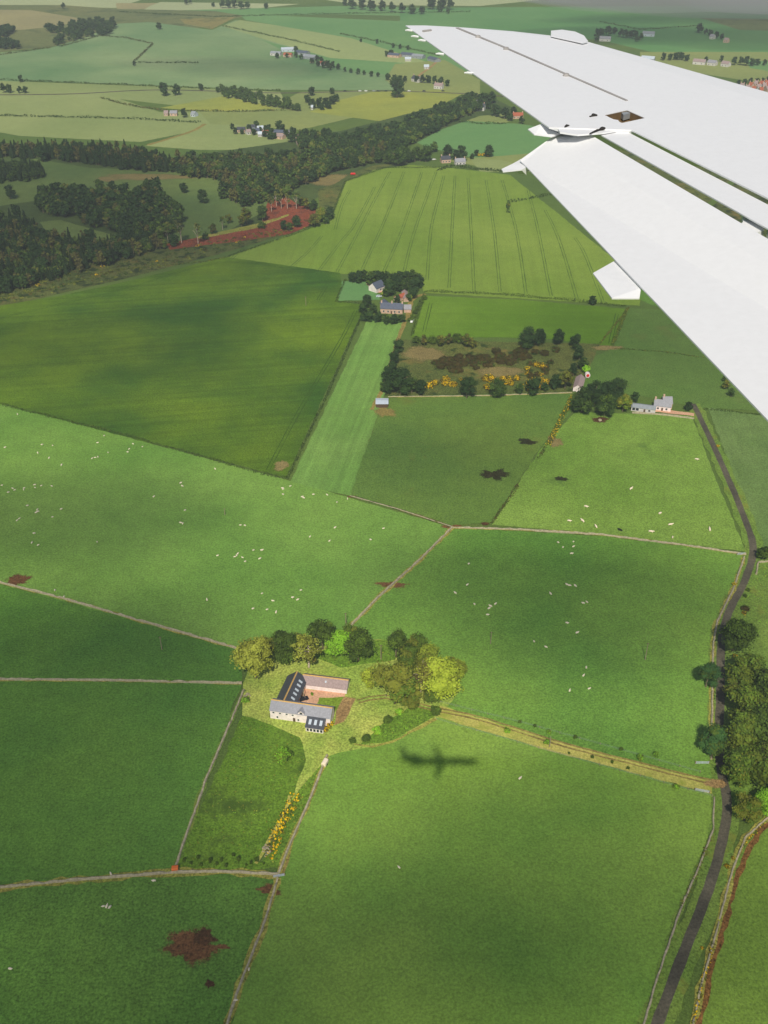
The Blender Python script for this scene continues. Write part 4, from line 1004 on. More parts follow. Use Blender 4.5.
# left far farm
for i, (x0, y0, x1, y1, hw, w, rf, l) in enumerate([(271,51,281,51.5,6,'render_white','tin_grey','grey roofed shed at the left end of the left far farm'),(281,47.5,294,47,8,'tin','tin','big white roofed barn of the left far farm'),(284,52.5,292,53,5,'sandstone','clay_tile','red roofed house in the left far farm'),
    (297,50,308,51,8,'tin_grey','slate_blue','wide grey barn in the middle of the left far farm'),(304,54,316,55,8,'tin_grey','tin_grey','low grey barn at the right of the left far farm'),(320,61,327,62,4,'render_white','clay_tile','cottage with red roof in the trees of the left far farm'),(310,58,314,58,5,'sandstone','slate_dark','dark roofed byre in the left far farm'),
    (389,52.5,400,53.5,7,'sandstone','slate_blue','blue grey barn at the left of the right far farm'),(402,52,413,53,8,'tin_grey','slate_blue','largest blue roofed barn of the right far farm'),(413,53.5,424,54.5,8,'tin_grey','tin_grey','grey barn at the right of the right far farm'),(405,57,411,57,4,'render_white','tin','small white shed in front of the right far farm'),
    (430,56,438,58,7,'tin_grey','slate_blue','blue grey barn at the wing edge by the right far farm')]):
    far_house(x0, y0, x1, y1, hw*.75, 3.4, 5.6, w, rf, l, chim=(), cat='barn', name='barn')
# red-roofed steading above the woods
for x0, y0, x1, y1, hw, w, rf, l in [(237,127,245,127,4.5,'sandstone','slate_dark','dark roofed byre at the left of the valley farm'),(247,124.5,255,124.5,5,'tin','slate_dark','dark roofed shed behind the valley farm'),(252,128.5,259,128,5,'render_white','slate_blue','blue roofed house in the valley farm'),(257,126,263,125.5,4,'render_white','tin','white roofed barn in the valley farm'),
    (246,129.5,250,129,3.5,'render_white','slate_warm','small white cottage in front of the valley farm'),(262,131,268,130,4.5,'render_white','clay_tile','red roofed house in the middle of the valley farm'),(274,129.5,284,130,4,'sandstone','slate_blue','long stone range at the right of the valley farm'),(276,133,284,134,4.5,'sandstone','slate_warm','low pinkish range in front of the valley farm'),
    (284,130,290,130,4,'render_white','slate','white house at the right of the valley farm'),(258,131.5,262,131.5,3,'render_white','tin','little white hut in front of the valley farm')]:
    far_house(x0, y0, x1, y1, hw*.85, 3.0, 5.2, w, rf, l, chim=(), nw=2)
for x, y, w in [(235,130,6),(249,127,6),(256,123.5,6),(260,129,5),(264,133,6),(269,127.5,7),(286,132,7),(270,134,8),(283,127.5,7),(293,132,9),(242,131,5),(254,131,6),(266,128,6),(271,132,8),(279,126,10),(274,135,6),(291,136,9),(297,137,8),(232,126,5)]: tree(x, y, w, 'dark', 'garden tree among the valley farm roofs', group='garden trees at the valley farm')
far_house(298,134,300,138,3,6,8.5,'sandstone','sandstone','tall narrow stone ruin at the edge of the dark wood', chim=(), nw=1, cat='tower house', name='tower_house')
for x0, y0, x1, y1, w, rf, l in [(164,110.5,168,110.5,'sandstone','slate_warm','pink far cottage, left one of the pair below the hill road'),(170,110.5,177,110.5,'sandstone','slate','pink far cottage, longer one of the pair below the hill road'),(192,111,196,111.5,'tin','tin_grey','small grey shed beside the far pink cottages')]:
    far_house(x0, y0, x1, y1, 3.6, 3.2, 5.6, w, rf, l, chim=(), nw=2)
tree(184,112,8,'dark','dark tree between the pink far cottages and the grey shed')
far_house(311,105,313,105,3,3,5,'render_white','tin','tiny white hut against the square copse', chim=(), nw=1)
# beyond the wing
for x0, y0, x1, y1, hw, w, rf, l in [(600,36,611,36.5,5,'render_white','slate','white villa in dark trees beyond the wing'),(643,31,655,31.5,8,'tin','tin_grey','pale grey barns right of the white villa'),(642,55.5,655,56.5,5,'tin_grey','tin','low pale sheds at the wing leading edge'),
    (694,58.5,706,59.5,5,'render_white','slate_warm','longest white cottage of the terrace beyond the wing'),(709,59.5,717,60.5,5,'render_white','slate','white cottage in the middle of the terrace beyond the wing'),(723,60.5,730,61.5,5,'render_white','slate_warm','white cottage at the right of the terrace beyond the wing'),(711,34,715,34.5,4,'render_white','slate','white hillside cottage beyond the wing'),(725,37.5,729,38,4,'sandstone','slate_warm','pink hillside cottage beyond the wing')]:
    far_house(x0, y0, x1, y1, hw, 4, 7, w, rf, l, chim=(), nw=2)
vi = 0
for x, y in [(741,83),(746,85),(750,82),(753,86),(757,84),(760,87),(763,83),(766,86),(768,82),(772,85),(761,80.5),(755,80.5),(766,80),(776,88)]:
    far_house(x, y, x+3.4, y+random.uniform(-.4,.6), 4.2, 3.4, 6.6, random.choice(['render_white','sandstone']), random.choice(['clay_tile','slate_warm','clay_tile']), 'village house with a reddish roof at the right edge beyond the wing', 'village houses at the right edge', nw=2)

# ------------------------------------------------------------------ vehicles, posts, small things
def car(px, py, ang, paint, label, group=None):
    p = P(px, py); r = empty('parked_car', (p.x, p.y, 0), ang, label, 'car', group)
    mb = MB(); prof = [(-2.1,.35),(-2.1,.85),(-1.7,.95),(-1.2,1.42),(.5,1.45),(1.1,.95),(2.05,.82),(2.1,.35)]
    mb.rings([[(x, s*(.82 if z < 1.1 else .66), z) for x, z in prof] for s in (-1, 1)]); mb.build('body', paint, r)
    mb = MB(); mb.poly([(-1.25,-.79,1.0),(.95,-.79,1.0),(.45,-.69,1.38),(-1.1,-.69,1.38)]); mb.poly([(-1.25,.79,1.0),(.95,.79,1.0),(.45,.69,1.38),(-1.1,.69,1.38)]); mb.poly([(1.12,-.6,.99),(1.12,.6,.99),(.56,.56,1.44),(.56,-.56,1.44)]); mb.build('windows', M['glass'], r)
    for sx in (-1.3, 1.3):
        for sy in (-.8, .8): w = MB(); w.tube([(sx, sy-.1, .32), (sx, sy+.1, .32)], [.32, .32], 10); w.build('wheel', M['rubber'], r)
car(434,160,.3,M['white_paint'],'white car parked left of the roadside cottages')
car(303,700,.4,M['black'],'dark car parked in the gravel courtyard'); car(412,322,1.3,M['white_paint'],'white car parked on the track below the stone farmhouse')
car(379,297,.1,M['tin'],'pale blue car parked left of the stone farmhouse')
for i, x in enumerate((345,360,366,374,378,386,409,424,443)): car(x, 91.4, random.uniform(-.1,.1), random.choice([M['white_paint'], M['black'], M['tin_grey']]), 'car on the far road above the yellow field', 'cars on the far road')
# red sheeted heap
p = P(353,175); r = empty('covered_trailer', (p.x, p.y, 0), .1, 'trailer under a bright red sheet at the head of the barley', 'trailer')
mb = MB(); mb.rings([[(-2.4,-1.1,.7),(2.4,-1.1,.7),(2.4,1.1,.7),(-2.4,1.1,.7)],[(-2.4,-1.1,1.6),(2.4,-1.1,1.6),(2.4,1.1,1.6),(-2.4,1.1,1.6)],[(-1.8,-.5,2.2),(1.9,-.5,2.1),(1.9,.5,2.1),(-1.8,.5,2.2)]]); mb.build('sheet', M['red'], r)
for sy in (-1, 1): w = MB(); w.tube([(0,sy-.12,.42),(0,sy+.12,.42)],[.42,.42],10); w.build('wheel', M['rubber'], r)
# small trailer by the wall
p = P(325,764.5); r = empty('livestock_trailer', (p.x, p.y, 0), 1.2, 'small tan livestock trailer standing against the paddock wall', 'trailer')
mb = MB(); mb.box((-1.3,-.8,.5),(1.3,.8,1.7)); mb.rings([[(-1.3,-.8,1.703),(1.3,-.8,1.703),(1.3,.8,1.703),(-1.3,.8,1.703)],[(-1.2,-.45,2.0),(1.2,-.45,2.0),(1.2,.45,2.0),(-1.2,.45,2.0)]]); mb.build('body', M['hide_cream'], r)
mb = MB(); mb.tube([(1.3,0,.55),(2.3,0,.5)],[.06,.05],6); mb.build('drawbar', M['black'], r)
for sy in (-.9, .9): w = MB(); w.tube([(0,sy-.1,.36),(0,sy+.1,.36)],[.36,.36],10); w.build('wheel', M['rubber'], r)
# orange feed bin
p = P(175.5,871); r = empty('feed_bin', (p.x, p.y, 0), .1, 'bright orange feed bin in the corner of two drystone walls', 'feed bin')
mb = MB(); mb.rings([[(-.8,-.6,.15),(.8,-.6,.15),(.8,.6,.15),(-.8,.6,.15)],[(-1,-.75,1.7),(1,-.75,1.7),(1,.75,1.7),(-1,.75,1.7)]]); mb.build('bin_body', M['orange'], r)
mb = MB(); mb.rings([[(-1.08,-.83,1.703),(1.08,-.83,1.703),(1.08,.83,1.703),(-1.08,.83,1.703)],[(-1.0,-.6,2.0),(1.0,-.6,2.0),(1.0,.6,2.0),(-1.0,.6,2.0)]]); mb.build('lid', M['orange'], r)
for sx in (-.6, .6): mb = MB(); mb.box((sx-.1,-.5,0),(sx+.1,.5,.147)); mb.build('skid', M['wood_dark'], r)
# rubble heaps
def rubble(px, py, r0, n, label):
    p = P(px, py); bm = bmesh.new()
    for i in range(n):
        a = random.uniform(0, 6.28); q = r0*math.sqrt(random.random()); m4 = Matrix.Translation((math.cos(a)*q, math.sin(a)*q*1.6, .25+.5*(1-q/r0))) @ Matrix.Rotation(random.uniform(0,3), 4, 'X') @ Matrix.Rotation(random.uniform(0,3), 4, 'Z') @ Matrix.Diagonal((random.uniform(.2,.55), random.uniform(.2,.5), random.uniform(.2,.4), 1))
        bmesh.ops.create_icosphere(bm, subdivisions=1, radius=1, matrix=m4)
    me = bpy.data.meshes.new('rubble_heap'); bm.to_mesh(me); bm.free(); me.materials.append(M['stone']); tag(link('rubble_heap', me, None, (p.x, p.y, 0)), label, 'rubble')
rubble(267,850,1.6,34,'heap of pale rubble stones in the paddock corner'); rubble(247,697,1.2,30,'pile of stones on the bank left of the barn'); rubble(600,420.5,.8,22,'small pale stone heap in the dark patch below the cottage trees')
# telegraph poles
def pole(px, py, h, label, arm=True, mat='wood'):
    p = P(px, py); r = empty('telegraph_pole', (p.x, p.y, 0), random.uniform(-.4,.4), label, 'pole')
    mb = MB(); mb.tube([(0,0,-.2),(0,0,h*.5),(0,0,h)], [.2,.17,.13], 8); mb.build('post', M[mat], r)
    if arm: mb = MB(); mb.box((-.75,.14,h-.55),(.75,.26,h-.4)); mb.build('crossarm', M['wood_dark'], r)
    return r
pole(645,660,9,'telegraph pole standing alone in the right hand sheep pasture'); pole(490.5,644,6.5,'telegraph pole in the pasture behind the copse'); pole(162,650,7,'telegraph pole in the narrow field left of the farm')
pole(346,626,7,'telegraph pole at the foot of the wall behind the farm'); pole(381,660,8,'telegraph pole between the two farm copses'); pole(549.5,747,5.5,'short post standing on the lane verge',False); pole(306,306,7,'telegraph pole in the dark barley'); pole(225,515,4,'short post at the corner of the mown strip',False); pole(304,699,5,'post in the courtyard corner',False)
for q, (x, y) in enumerate([(386,697),(405,698),(393,695)]): tag(pole(x, y, 1.6, 'low gate post beside the farm track', False), group='gate posts by the farm track')
# gates
def gate(px, py, ang, w, label):
    p = P(px, py); r = empty('field_gate', (p.x, p.y, 0), ang, label, 'gate')
    mb = MB()
    for z in (.3,.55,.8,1.05,1.25): mb.box((-w/2,-.03,z-.04),(w/2,.03,z+.04))
    for x in (-w/2+.05, 0, w/2-.05): mb.box((x-.05,.031,.25),(x+.05,.08,1.3))
    mb.build('bars', M['tin'], r)
    for x in (-w/2-.15, w/2+.15): mb = MB(); mb.box((x-.12,-.12,-.1),(x+.12,.12,1.4)); mb.build('gate_post', M['wood'], r)
gate(702,764,.0,4.5,'pale metal field gate above the lane mouth'); gate(702,792,-.25,4.5,'pale metal field gate below the lane mouth'); gate(741,555,.1,3.6,'pale metal gate at the end of the low wall by the road'); gate(279,877,.2,3.4,'gate at the meeting of the walls below the paddock')
# lane fence
def fence(pts, label, step=6.):
    path = px_path(pts, step, False); r = empty('wire_fence', path[0], 0, label, 'fence'); o = path[0]
    for p in path: mb = MB(); mb.box((p.x-o.x-.08,p.y-o.y-.08,-.1),(p.x-o.x+.08,p.y-o.y+.08,1.25)); mb.build('post', M['wood'], r)
    mb = MB()
    for z in (.5,.85,1.15): mb.tube([(p.x-o.x,p.y-o.y,z) for p in path], [.015]*len(path), 4)
    mb.build('wire', M['tin_grey'], r)
fence([(440,703),(520,723),(600,745),(700,773)], 'post and wire fence along the upper side of the lane')
fence([(436,720),(560,755),(640,777),(712,797)], 'post and wire fence along the lower side of the ochre verge', 7)

# ------------------------------------------------------------------ animals
def quadruped(name, length, height, girth, mat):
    me = bpy.data.meshes.new(name); L = length; H = height; g = girth
    V = [(-.42*L,0,.66*H),(-.15*L,0,.64*H),(.2*L,0,.65*H),(.4*L,0,.74*H),(.54*L,0,.9*H),(.68*L,0,.82*H)]; R = [g*.8,g,g*.95,g*.62,g*.42,g*.24]; E = [(0,1),(1,2),(2,3),(3,4),(4,5)]
    for s in (-1, 1):
        for root, x, fr in ((0,-.4*L,-1),(2,.26*L,1)):
            b = len(V); y = s*g*.55
            V += [(x,y,.5*H),(x-(.05*L if fr < 0 else -.0),y,.27*H),(x,y,.02*H)]; R += [g*.34,g*.18,g*.15]; E += [(root,b),(b,b+1),(b+1,b+2)]
    b = len(V); V += [(-.52*L,0,.6*H),(-.55*L,0,.42*H)]; R += [g*.14,g*.1]; E += [(0,b),(b,b+1)]
    me.from_pydata(V, E, []); o = bpy.data.objects.new('tmp', me); COL.objects.link(o)
    sk = o.modifiers.new('s', 'SKIN')
    for i, d in enumerate(me.skin_vertices[0].data): d.radius = (R[i], R[i]); d.use_root = (i == 0)
    o.modifiers.new('b', 'SUBSURF').levels = 1
    dg = bpy.context.evaluated_depsgraph_get(); dg.update(); m2 = bpy.data.meshes.new_from_object(o.evaluated_get(dg)); m2.name = name
    bpy.data.objects.remove(o); m2.materials.clear(); m2.materials.append(mat); m2.polygons.foreach_set('use_smooth', [True]*len(m2.polygons)); return m2
SHEEP = quadruped('sheep', 1.35, .95, .36, M['wool']); COW = quadruped('cow', 2.4, 1.45, .48, M['hide_cream']); COWB = quadruped('cow', 2.4, 1.45, .48, M['hide_black'])
def animal(nm, me, px, py, label, cat, group, k=1.0):
    p = P(px, py); s = random.uniform(.78, 1.0)*k
    tag(link(nm, me, None, (p.x, p.y, 0), random.uniform(0, 6.28), (s, s, s)), label, cat, group)
z6 = [(45,38),(13,123),(108,116),(135,118),(97,137),(126,150),(158,168),(236,151),(244,149),(251,147),(250,111),(277,136),(267,93),(327,135),(331,127),(341,114),(365,121),(5,220),(33,228),(38,232),(22,238),(62,227),(61,231),(89,219),(90,226),(106,221),(133,222),(71,272),(96,282),(93,290),(98,287),(135,301),(157,281),(50,305),(44,310),(88,343),(82,367),(98,373),(249,365),(394,249),(463,214),(467,222),(474,284),(463,316),(468,318),(551,178),(725,230),(724,243),(743,222),(616,322),(627,323),(557,400),(601,403),(609,395),(606,400),(621,405),(628,415),(649,386),(671,386),(665,408),(530,513),(671,497),(699,516),(648,536),(684,538),(707,545),(749,507),(762,513),(141,489),(164,505)]
for x, y in z6:
    X = x/2.56; Y = 400+y/2.56
    lab = 'white sheep in the scattered flock at the left of the wide pasture' if X < 150 else 'white sheep in the middle of the wide pasture' if X < 215 else 'white sheep grazing the wide pasture above the farm trees'
    animal('sheep', SHEEP, X, Y, lab, 'sheep', lab.replace('white sheep', 'sheep'))
for x, y in [(58,125),(60,141),(108,147),(112,150),(137,141),(172,142),(197,161),(224,152),(128,249),(192,226),(178,260),(283,257),(316,228),(4,284),(84,405),(96,410),(105,386)]:
    lab = 'white sheep just below the mown strip' if y < 170 else 'white sheep left of the wall with the reddish worn patch'
    animal('sheep', SHEEP, 260+x/2.56, 440+y/2.56, lab, 'sheep', lab.replace('white sheep', 'sheep'))
for x, y in [(208,115),(249,113),(221,128),(249,126),(244,145),(232,228),(239,230),(254,231),(188,252),(275,277),(285,274),(41,279),(28,285),(24,291),(20,308),(232,330),(259,356),(144,379),(176,394),(283,449),(276,470),(291,505),(239,510),(-30,172),(-34,228),(-66,250),(-15,280)]:
    X = 480+x/2.667; lab = 'white sheep in the right hand pasture left of its telegraph pole' if X > 500 else 'white sheep at the left of the right hand pasture'
    animal('sheep', SHEEP, X, 500+y/2.667, lab, 'sheep', lab.replace('white sheep', 'sheep'), 1.1)
for x, y, lab in [(103.5,907,'white sheep in the group of three at the bottom left'),(107,907,'white sheep in the group of three at the bottom left'),(110,908,'white sheep in the group of three at the bottom left'),(10.5,969.5,'white sheep alone at the bottom left corner'),(154,881.5,'white sheep close below the wall by the orange bin'),(111,874.5,'white sheep on the wall line left of the orange bin'),(399,868,'white sheep alone in the big lower right field'),(520,779,'tiny white lamb right of the aircraft shadow'),(249,970,'white lamb by the tumbled wall'),(236,1001,'white sheep by the tumbled wall near the bottom edge')]:
    animal('sheep', SHEEP, x, y, lab, 'sheep', 'group of three sheep' if 'three' in lab else None)
for x, y in [(283,20),(238,58),(273,58),(309,73),(480,38),(456,87),(508,68),(513,102),(612,81)]: animal('cow', COW, 480+x/2.667, 500+y/2.667, 'cream cow in the field above the low drystone wall', 'cow', 'cream cattle above the low wall')
animal('cow', COW, 520+547/3.097, 340+372/3.097, 'cream cow standing apart in the upper right of the cattle field', 'cow', None); animal('cow', COW, 520+344/3.097, 340+463/3.097, 'cream cow alone in the middle of the cattle field', 'cow', None)
animal('cow', COWB, 620, 531, 'single black cow beside the low drystone wall', 'cow', None)

# ------------------------------------------------------------------ the aircraft
HW = .92; WZ = CAM_Z-HW
M['wing'] = plain('white_aircraft_paint', (232,233,235), .45, .02, 40, 0, .3)
M['seam'] = plain('panel_sealant', (158,155,152), .8, .15, 6)
M['bay'] = plain('bare_metal_bay', (128,108,82), .6, .35, 9, .3, .4)
M['bay_dark'] = plain('dark_gap', (52,50,48), .8, .2, 9)
air = empty('airliner', (1.5, -1.52, CAM_Z-.36), 0, 'white jet airliner with flaps lowered, seen along its wing', 'aircraft')
AO = Vector(air.location)
def abuild(mb, name, mat, parent=air, smooth=False):
    """geometry is written in world places; children keep them relative to the aircraft"""
    off = AO
    mb.v = [tuple(Vector(v)-off) for v in mb.v]
    return mb.build(name, mat, parent, smooth)
def W(px, py, dz=0.0): return P(px, py, WZ+dz)
def line_x(a, b):                                   # straight edge through two wing points: x as a function of span y
    return lambda y: a.x+(b.x-a.x)*(y-a.y)/(b.y-a.y)
LE = line_x(W(768,85), W(590,38)); tipL = W(590,38)
TEo = line_x(W(405,25), W(543,123)); yk = W(566,127).y
S1u = line_x(W(640,134), W(768,198))               # wing edge at the front slot
yjump = W(627,128.5).y
Y0 = AO.y
def section(y, xl, xt, th, nose=True):
    """flat-topped aerofoil: leading edge at xl, trailing edge at xt"""
    c = xl-xt; pts = []
    for u, top in ((0,0),(.12,0),(.35,0),(.6,0),(.8,0),(.93,-.006*c),(.975,-.02*c),(.995,-.045*c)): pts.append((xt+u*c, y, WZ+top))
    pts.append((xl, y, WZ-.055*c-.012))
    for u, bt in ((.985,-.08*c),(.93,-th*.85),(.7,-th),(.4,-th*.8),(.15,-th*.35)): pts.append((xt+u*c, y, WZ+bt-.012))
    pts.append((xt, y, WZ-.005)); return pts
st = []
for y in [Y0+.2, .2*HW, 1.0*HW, 1.8*HW, 2.6*HW, 3.4*HW, 4.1*HW, yjump-.02]: st.append((y, LE(y), S1u(y)))
ym = W(543,123).y
for y in [yjump+.02, yjump+.2*HW]: st.append((y, LE(y), TEo(y) if y > ym else TEo(y)))
y = yjump+.2*HW
tipT = W(405,25)
ytip_le = tipL.y; ys = np.linspace(y+.15, ytip_le, 5)
for y in ys: st.append((y, LE(y), TEo(y)))
# rounded raked tip: leading edge curves round to the trailing edge
for px_, py_ in ((560,34.5),(520,30.5),(470,27.2),(430,25.4)):
    w = W(px_, py_); st.append((w.y, w.x, TEo(w.y)))
st = sorted(st, key=lambda s: s[0])
mb = MB(); mb.rings([section(y, xl, xt, min(.42, (xl-xt)*.115)) for y, xl, xt in st])
wing = abuild(mb, 'wing', M['wing'])
# cut the open bay behind the wing joint
cm = MB(); bay = [W(604,115),W(627,110),W(645,118),W(622,123)]
cm.rings([[p+Vector((0,0,-.035)) for p in bay], [p+Vector((0,0,.1)) for p in bay]])
cm.v = [tuple(Vector(v)-AO) for v in cm.v]
cut = cm.build('cut', M['bay'], air)
md = wing.modifiers.new('b', 'BOOLEAN'); md.object = cut; md.operation = 'DIFFERENCE'; md.solver = 'EXACT'
dg = bpy.context.evaluated_depsgraph_get(); dg.update()
m2 = bpy.data.meshes.new_from_object(wing.evaluated_get(dg)); wing.modifiers.clear(); wing.data = m2; bpy.data.objects.remove(cut)
print('wing faces', len(m2.polygons))
mb = MB(); c = sum(bay, Vector())/4; inner = [c+(p-c)*.985 for p in bay]
mb.rings([[p+Vector((0,0,-.034)) for p in inner], [p+Vector((0,0,-.002)) for p in inner]], cap=False); mb.poly([p+Vector((0,0,-.033)) for p in inner])
abuild(mb, 'hinge_bay', M['bay'])
mb = MB(); q = [W(620,117,-.025),W(626,114,-.025),W(630,118,-.025),W(623,120,-.025)]; mb.rings([[p+Vector((0,0,-.002)) for p in q], [p+Vector((0,0,.02)) for p in q]]); abuild(mb, 'hinge_bracket', M['tin_grey'])
# slabs: tapered plates with a rounded front edge
def plate(name, top, t=.05, mat='wing', parent=air, thin=(), belly=False):
    """a moving surface: outline with its own height at each corner, thick in front, sharp along the corners in thin"""
    bm = bmesh.new(); tv = [bm.verts.new(p-AO) for p in top]; n = len(top); c = sum((p-AO for p in top), Vector())/n
    bv = [bm.verts.new(p-AO-Vector((0, 0, .004 if i in thin else t))) for i, p in enumerate(top)]
    if belly: lo = bm.verts.new(c-Vector((0, 0, .07)))
    else: bm.faces.new(bv[::-1])
    bm.faces.new(tv)
    for i in range(n):
        bm.faces.new((tv[i], bv[i], bv[(i+1) % n], tv[(i+1) % n]))
        if belly: bm.faces.new((bv[i], lo, bv[(i+1) % n]))
    bmesh.ops.recalc_face_normals(bm, faces=bm.faces)
    bmesh.ops.triangulate(bm, faces=[f for f in bm.faces if len(f.verts) > 4])
    me = bpy.data.meshes.new(name); bm.to_mesh(me); bm.free(); me.materials.append(M[mat]); return link(name, me, parent)
def ext(a, b, y):                                  # run a line on to span position y
    t = (y-a.y)/(b.y-a.y); return a+(b-a)*t
zr = -1.0
v1a, v1b = W(640,138.2,-.03), W(768,204,-.03); v2a, v2b = W(640,157,-.05), W(747,217,-.05)
v1a, v1b = W(640,140,-.012), W(768,206.3,-.012); v2a, v2b = W(640,156,-.014), W(747,216,-.014)
plate('flap_vane', [W(575,113,-.012), W(618,120,-.012), W(627,131.6,-.012), ext(v1a, v1b, zr), ext(v2a, v2b, zr), W(595,131.6,-.014), W(576,128,-.014)], .01, thin=(3,4,5))
f1a, f1b = W(640,164,-.022), W(740,222.7,-.022); t1a, t1b = W(523,163,-.11), W(768,420,-.11)
plate('flap', [W(566,120.3,-.022), ext(f1a, f1b, zr), ext(t1a, t1b, zr), W(523,163,-.11), W(520,160,-.105), W(552,137,-.05)], .03, thin=(2,3,4,5), belly=True)
# gap bracket, joint cover and fairings
plate('flap_track', [W(742,207,-.03), W(757,212,-.03), W(764,230,-.032), W(752,234,-.034), W(735,228,-.034), W(743,222,-.032)], .02)
plate('flap_track', [W(768,214,-.035), W(800,226,-.035), W(800,256,-.04), W(772,246,-.04), W(767,234,-.04)], .02)
plate('joint_cover', [W(552,118,-.004), W(575,112,-.004), W(605,115,-.004), W(629,128.2,-.004), W(604,132.5,-.004), W(578,134.5,-.004), W(560,132,-.004)], .006)
plate('tip_fairing', [W(528,129,-.03), W(543,123.2,-.01), W(575,119,-.005), W(568,127,-.015), W(552,136.4,-.035), W(534,134.2,-.035)], .02, thin=(0,4,5))
mb = MB(); mb.tube([W(548,134.6,-.045), W(556,131.5,-.03), W(562.5,129.3,-.01)], [.006,.008,.006], 6); abuild(mb, 'fairing_gap', M['bay_dark'])
mb = MB(); mb.tube([W(564.5,128.6,-.004), W(567,126.4,-.002), W(569,125.7,.0)], [.005,.009,.005], 6); abuild(mb, 'fairing_gap', M['bay_dark'])
mb = MB(); mb.tube([W(590,116.6,.002), W(593,115.2,.004), W(597,115.4,.002)], [.004,.008,.004], 6); abuild(mb, 'joint_latch', M['bay_dark'])
mb = MB(); mb.tube([W(590,133.6,-.002), W(597,130.4,.0), W(602,128.6,.002), W(605,128.2,.002)], [.003,.005,.008,.004], 6); abuild(mb, 'fairing_gap', M['bay_dark'])
plate('flap_fairing', [W(521,159,-.115), W(527,167,-.115), W(522,169.5,-.12), W(503,171.5,-.13), W(501.5,169,-.13), W(512,164,-.12)], .03, thin=(2,3,4))
plate('flap_fairing', [W(616,260,-.118), W(641,288,-.118), W(639.5,298,-.13), W(612,298,-.135), W(593,273,-.13)], .04, thin=(1,2,3,4))
# wing-tip lamp fairing, seam, static wicks
plate('tip_lamp_fairing', [W(551,30.6,.01), W(562,29.6,.01), W(575,31.5,.01), W(584,35.5,.01), W(588,41,.01), W(583,43,.01), W(551,36,.01)], .008, thin=(5,6))
mb = MB(); sa = [W(457,27.5,.004), W(500,45,.004), W(560,71,.004), W(627,100,.004)]; nr = normals(sa); mb.rings([[p+n*w_+Vector((0,0,-.02)), p+n*w_, p-n*w_, p-n*w_+Vector((0,0,-.02))] for p, n, w_ in zip(sa, nr, (.009,.007,.006,.005))]); abuild(mb, 'aileron_seam', M['seam'])
for x, y in ((478,37.5),(506,49.5),(566,76)):
    p = W(x, y); mb = MB(); mb.tube([p, p+Vector((0,0,.012))], [.016,.012], 8); abuild(mb, 'seam_hinge', M['seam'])
mb = MB(); p, q = W(423,31.5,.003), W(431,30.4,.003); mb.tube([p, q], [.008,.008], 6); abuild(mb, 'tip_mark', M['seam'])
for x, y in ((410,29.5),(416,35.5),(423,39.5),(441,53),(470,72)):
    a = W(x-1, y+.6, 0); d = Vector((-.022, 0.004, -.002)); mb = MB(); mb.tube([a+Vector((.02,0,-.004)), a+d*.3, a+d], [.006,.006,.003], 6); abuild(mb, 'static_wick', M['wing'])
# the other wing, body, tail and engines (they throw the shadow on the field)
mb = MB(); mb.rings([[(p[0], 2*Y0-p[1], p[2]) for p in section(y, xl, TEo(min(y, 9e9)) if y > yjump else S1u(y)-.9, min(.42, (xl-xt)*.115))] for y, xl, xt in st]); abuild(mb, 'wing', M['wing'])
mb = MB(); prof = [(16.6,-.35,.03),(16.3,-.3,.3),(15.6,-.2,.62),(14.4,-.05,1.05),(13,0,1.26),(11.5,0,1.3),(0,0,1.3),(-4.5,0,1.3),(-7,.12,1.1),(-9.5,.32,.62),(-11.5,.5,.2)]
mb.rings([[(x, Y0+math.cos(2*PI*k/28)*r_, AO.z+zc+math.sin(2*PI*k/28)*r_) for k in range(28)] for x, zc, r_ in prof]); abuild(mb, 'fuselage', M['wing'], smooth=True)
for k in range(20):
    x = -3.6+k*.8
    for s in (-1, 1):
        mb = MB(); zz = AO.z+.32; yy = Y0+s*math.sqrt(1.3**2-.32**2)
        mb.rings([[(x+math.cos(a)*.13, yy-s*.02, zz+math.sin(a)*.19) for a in np.linspace(0, 2*PI, 12, False)], [(x+math.cos(a)*.13, yy+s*.012, zz+math.sin(a)*.19) for a in np.linspace(0, 2*PI, 12, False)]]); abuild(mb, 'cabin_window', M['glass'])
mb = MB(); mb.rings([[(14.6,Y0-.62,AO.z+.48),(14.6,Y0+.62,AO.z+.48),(13.9,Y0+.55,AO.z+.96),(13.9,Y0-.55,AO.z+.96)],[(14.9,Y0-.55,AO.z+.45),(14.9,Y0+.55,AO.z+.45),(14.2,Y0+.5,AO.z+.99),(14.2,Y0-.5,AO.z+.99)]]); abuild(mb, 'cockpit_window', M['glass'])
mb = MB(); mb.rings([[(-6.2,Y0,AO.z+.9),(-8,Y0+.12,AO.z+.8),(-10.4,Y0,AO.z+.7),(-8,Y0-.12,AO.z+.8)],[(-9.4,Y0,AO.z+3.9),(-10.4,Y0+.07,AO.z+3.9),(-11.6,Y0,AO.z+3.9),(-10.4,Y0-.07,AO.z+3.9)]]); abuild(mb, 'tail_fin', M['wing'])
mb = MB(); mb.rings([[(-9.3-abs(s)*1.3,Y0+s*3.6,AO.z+3.95),(-10.1-abs(s)*1.1,Y0+s*3.6,AO.z+4.05),(-11.3-abs(s)*.7,Y0+s*3.6,AO.z+3.95),(-10.1-abs(s)*1.1,Y0+s*3.6,AO.z+3.9)] for s in (-1,0,1)]); abuild(mb, 'tailplane', M['wing'])
